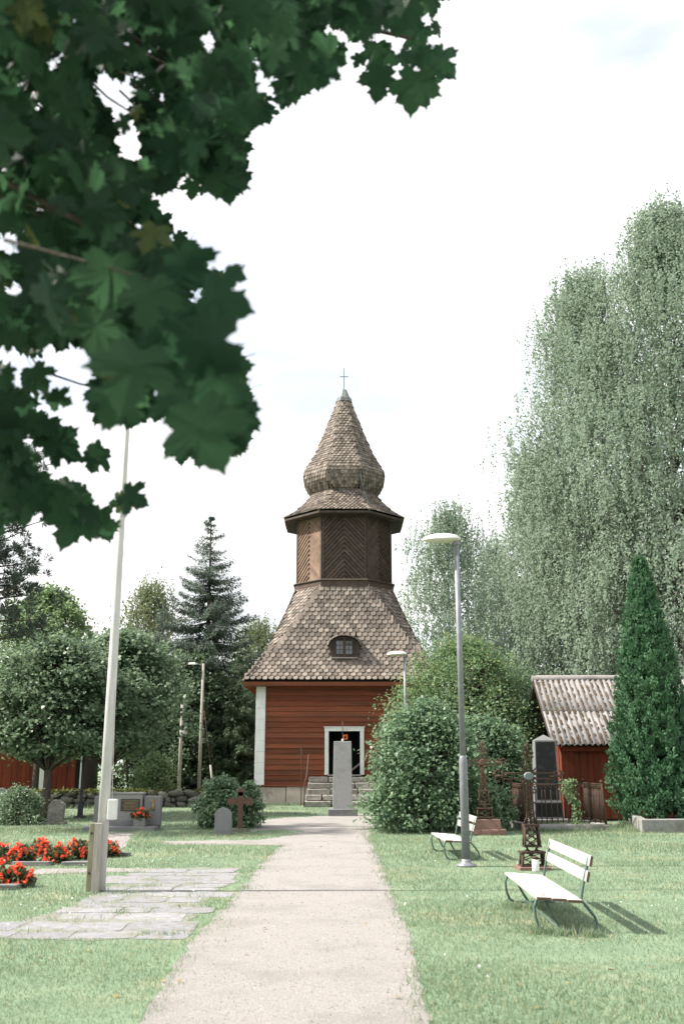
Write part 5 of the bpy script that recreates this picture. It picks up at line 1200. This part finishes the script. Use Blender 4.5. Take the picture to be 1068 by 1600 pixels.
HOLES = [(323, 72, 17), (172, 142, 24), (190, 158, 18), (158, 128, 12), (198, 226, 24), (215, 240, 12), (72, 105, 9), (268, 318, 22), (15, 380, 24), (22, 455, 15), (8, 262, 8), (310, 465, 15), (322, 500, 16), (352, 520, 13), (300, 655, 26), (322, 622, 14), (240, 612, 9), (125, 205, 8), (335, 195, 8), (300, 270, 8), (545, 120, 10), (525, 55, 12), (470, 30, 7),
         (620, 65, 17), (640, 115, 14), (595, 55, 9), (610, 120, 18), (560, 75, 9), (415, 130, 20), (665, 30, 8), (680, 70, 12), (130, 700, 9), (28, 600, 8), (60, 640, 9), (110, 735, 18), (135, 745, 14), (160, 785, 13), (80, 720, 9), (75, 815, 12), (40, 690, 7), (150, 640, 0), (180, 760, 8), (70, 740, 8), (445, 170, 7), (250, 150, 6), (95, 90, 6), (240, 80, 5), (195, 75, 5), (120, 30, 6), (290, 40, 7), (370, 60, 7), (60, 170, 7), (240, 190, 6), (140, 90, 5), (30, 130, 6), (400, 90, 8), (215, 115, 6), (110, 300, 6), (60, 330, 7), (210, 355, 7), (120, 400, 5), (260, 380, 7)]
Rt, Up, Fw = np.array([1, 0, 0.]), np.array([0, -SP, CP]), np.array([0, CP, SP])
LP = []     # (depth, px, py, size m, tipdir, normal)
def pix(px, py, dep):
    r = ray(px, py); r = r / r.dot(Vector(Fw)); return np.array([0, 0, EYE]) + np.array(r) * dep
def okpix(px, py, rp, poly, inset=.66):
    an = np.linspace(0, 2 * math.pi, 12, endpoint=False); X = px + rp * inset * np.cos(an); Y = py + rp * inset * np.sin(an)
    if not inpoly(X, Y, poly).all(): return False
    for hx, hy, hr in HOLES:
        if hr and (px - hx) ** 2 + (py - hy) ** 2 < (hr * .95 + rp * .66) ** 2: return False
    return True
def add_leaf(px, py, dep, size, ang, tilt=.45):
    T0 = Rt * math.sin(ang) + Up * math.cos(ang) + Fw * rng.normal(0, .35); N0 = -Fw + rng.normal(0, tilt, 3)
    c = pix(px, py, dep); T0 = T0 / np.linalg.norm(T0)
    LP.append((dep, c - T0 * size * .4, T0, N0, size))
for nm, (poly, d0, d1) in REG.items():
    xs = [p[0] for p in poly]; ys = [p[1] for p in poly]
    nl = 7 if nm == 'main' else 5
    for layer in range(nl):
        dep0 = d0 + (d1 - d0) * layer / (nl - 1); size0 = .125
        rp0 = FPX * size0 * .52 / dep0; step = rp0 * .95
        for gx in np.arange(min(xs), max(xs), step):
            for gy in np.arange(min(ys), max(ys), step):
                px, py = gx + rng.uniform(-.5, .5) * step, gy + rng.uniform(-.5, .5) * step; sz = size0 * rng.uniform(.62, 1.12); dp = dep0 + rng.uniform(-.12, .12) * 1.2; rp = FPX * sz * .52 / dp
                if okpix(px, py, rp, poly): add_leaf(px, py, dp, sz, math.pi + rng.normal(0, .75))
                elif rng.uniform() < .5:
                    sz *= .55; rp *= .55
                    if okpix(px, py, rp, poly): add_leaf(px, py, dp, sz, math.pi + rng.normal(0, .9))
for px, py, dep, sz, ang in ((270, 520, 2.2, .13, 2.9), (170, 440, 2.2, .14, 3.3), (300, 420, 2.3, .12, 2.4), (80, 480, 2.2, .14, 3.4), (230, 470, 2.1, .12, 3.2), (150, 520, 2.2, .12, 3.2), (322, 680, 1.78, .142, 2.75), (205, 585, 1.8, .14, 3.4), (345, 600, 1.95, .11, 2.4), (180, 635, 2.0, .10, 3.5), (270, 640, 2.1, .09, 3.0), (335, 545, 1.9, .13, 2.2), (350, 470, 2.1, .13, 2.0), (645, 140, 3.2, .15, 3.3), (592, 130, 3.3, .12, 3.3), (690, 100, 3.3, .12, 2.3), (208, 778, 3.0, .10, 2.0), (110, 822, 3.0, .14, 3.4), (355, 290, 3.2, .12, 3.0), (368, 430, 2.6, .06, 1.8), (98, 700, 3.0, .13, 2.2), (60, 590, 3.1, .10, 2.6), (95, 625, 3.1, .08, 2.0)):
    add_leaf(px, py, dep, sz, ang, .2)
LP.sort(key=lambda l: -l[4] / l[0])
near, far = LP[:300], LP[300:]
lms = []
for i, (tv, tf) in enumerate(TM):
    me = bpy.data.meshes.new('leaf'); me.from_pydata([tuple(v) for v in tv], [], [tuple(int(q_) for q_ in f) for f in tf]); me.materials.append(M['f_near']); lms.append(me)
def leaf_m(c, T0, N0, s):
    T0 = Vector(T0).normalized(); N0 = Vector(N0); N0 = (N0 - T0 * N0.dot(T0)).normalized(); X = T0.cross(N0)
    return frame(X * s, T0 * s, N0 * s, Vector(c) - Vector(mo))
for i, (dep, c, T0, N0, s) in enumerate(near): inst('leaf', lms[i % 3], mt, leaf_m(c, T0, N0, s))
FA = far
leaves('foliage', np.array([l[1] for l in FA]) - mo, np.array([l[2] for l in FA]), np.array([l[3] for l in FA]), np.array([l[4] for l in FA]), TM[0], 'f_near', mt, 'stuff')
# the rest of the crown, above and left of the view
n = 4200; d = rdir(n); C = np.array([-3.1, 2.4, 6.2]) + d * rng.uniform(.35, 1, (n, 1)) ** .6 * np.array([4.2, 2.9, 3.3])
rel = C - np.array([0, 0, EYE]); zf = rel @ Fw; uu = 534 + FPX * (rel @ Rt) / np.maximum(zf, .01); vv = 800 - FPX * (rel @ Up) / np.maximum(zf, .01)
k = ((zf < .3) | (uu < -110) | (uu > 1180) | (vv < -110)) & (C[:, 2] > 2.4) & (np.linalg.norm(rel, axis=1) > 1.6) & (C[:, 1] < 5.2); C = C[k]; n = len(C)
leaves('upper_foliage', C - mo, rdir(n) * .7 + np.array([0, 0, -.6]), rdir(n) * .5 + np.array([0, 0, 1]), rng.uniform(.14, .22, n), TML, 'f_near', mt, 'stuff')
tb = MB(); tb.tube([(0, 0, 0), (.05, .05, 1.5), (.1, 0, 3.2), (.3, -.05, 5.0), (.6, 0, 7.0)], [.30, .24, .20, .14, .06], 12); tb.build('trunk', 'bark', mt)
lb = MB()
def bough(a, tgt, r0, r1=.008, sag=.05): lb.tube(bez(a, tgt, sag, .06, 9), list(np.linspace(r0, r1, 9)), 7)
S1, S2, S3 = Vector((.08, 0, 2.6)), Vector((.15, 0, 3.6)), Vector((.3, 0, 4.8))
for st_, px, py, dp, r in ((S3, 60, 120, 3.4, .05), (S3, 120, 260, 3.0, .03), (S3, 150, 360, 2.6, .02), (S1, 20, 760, 3.6, .03), (S3, 500, 30, 3.9, .05), (S3, 300, 100, 3.2, .045), (S3, 640, 60, 4.0, .03)):
    bough(st_, Vector(pix(px, py, dp) - mo), r)
for i in range(60):
    l = LP[random.randrange(len(LP))]; e = Vector(l[1] - mo) ; s_ = e + Vector((-random.uniform(.15, .5), random.uniform(.0, .25), random.uniform(.1, .35))); lb.tube(bez(s_, e, .0, .08, 4), [.005, .004, .003, .002], 4, False)
lb.build('boughs', 'bark', mt)
tris = 0
for me in bpy.data.meshes: tris += len(me.loops) - 2 * len(me.polygons)
print('TRIS', tris)
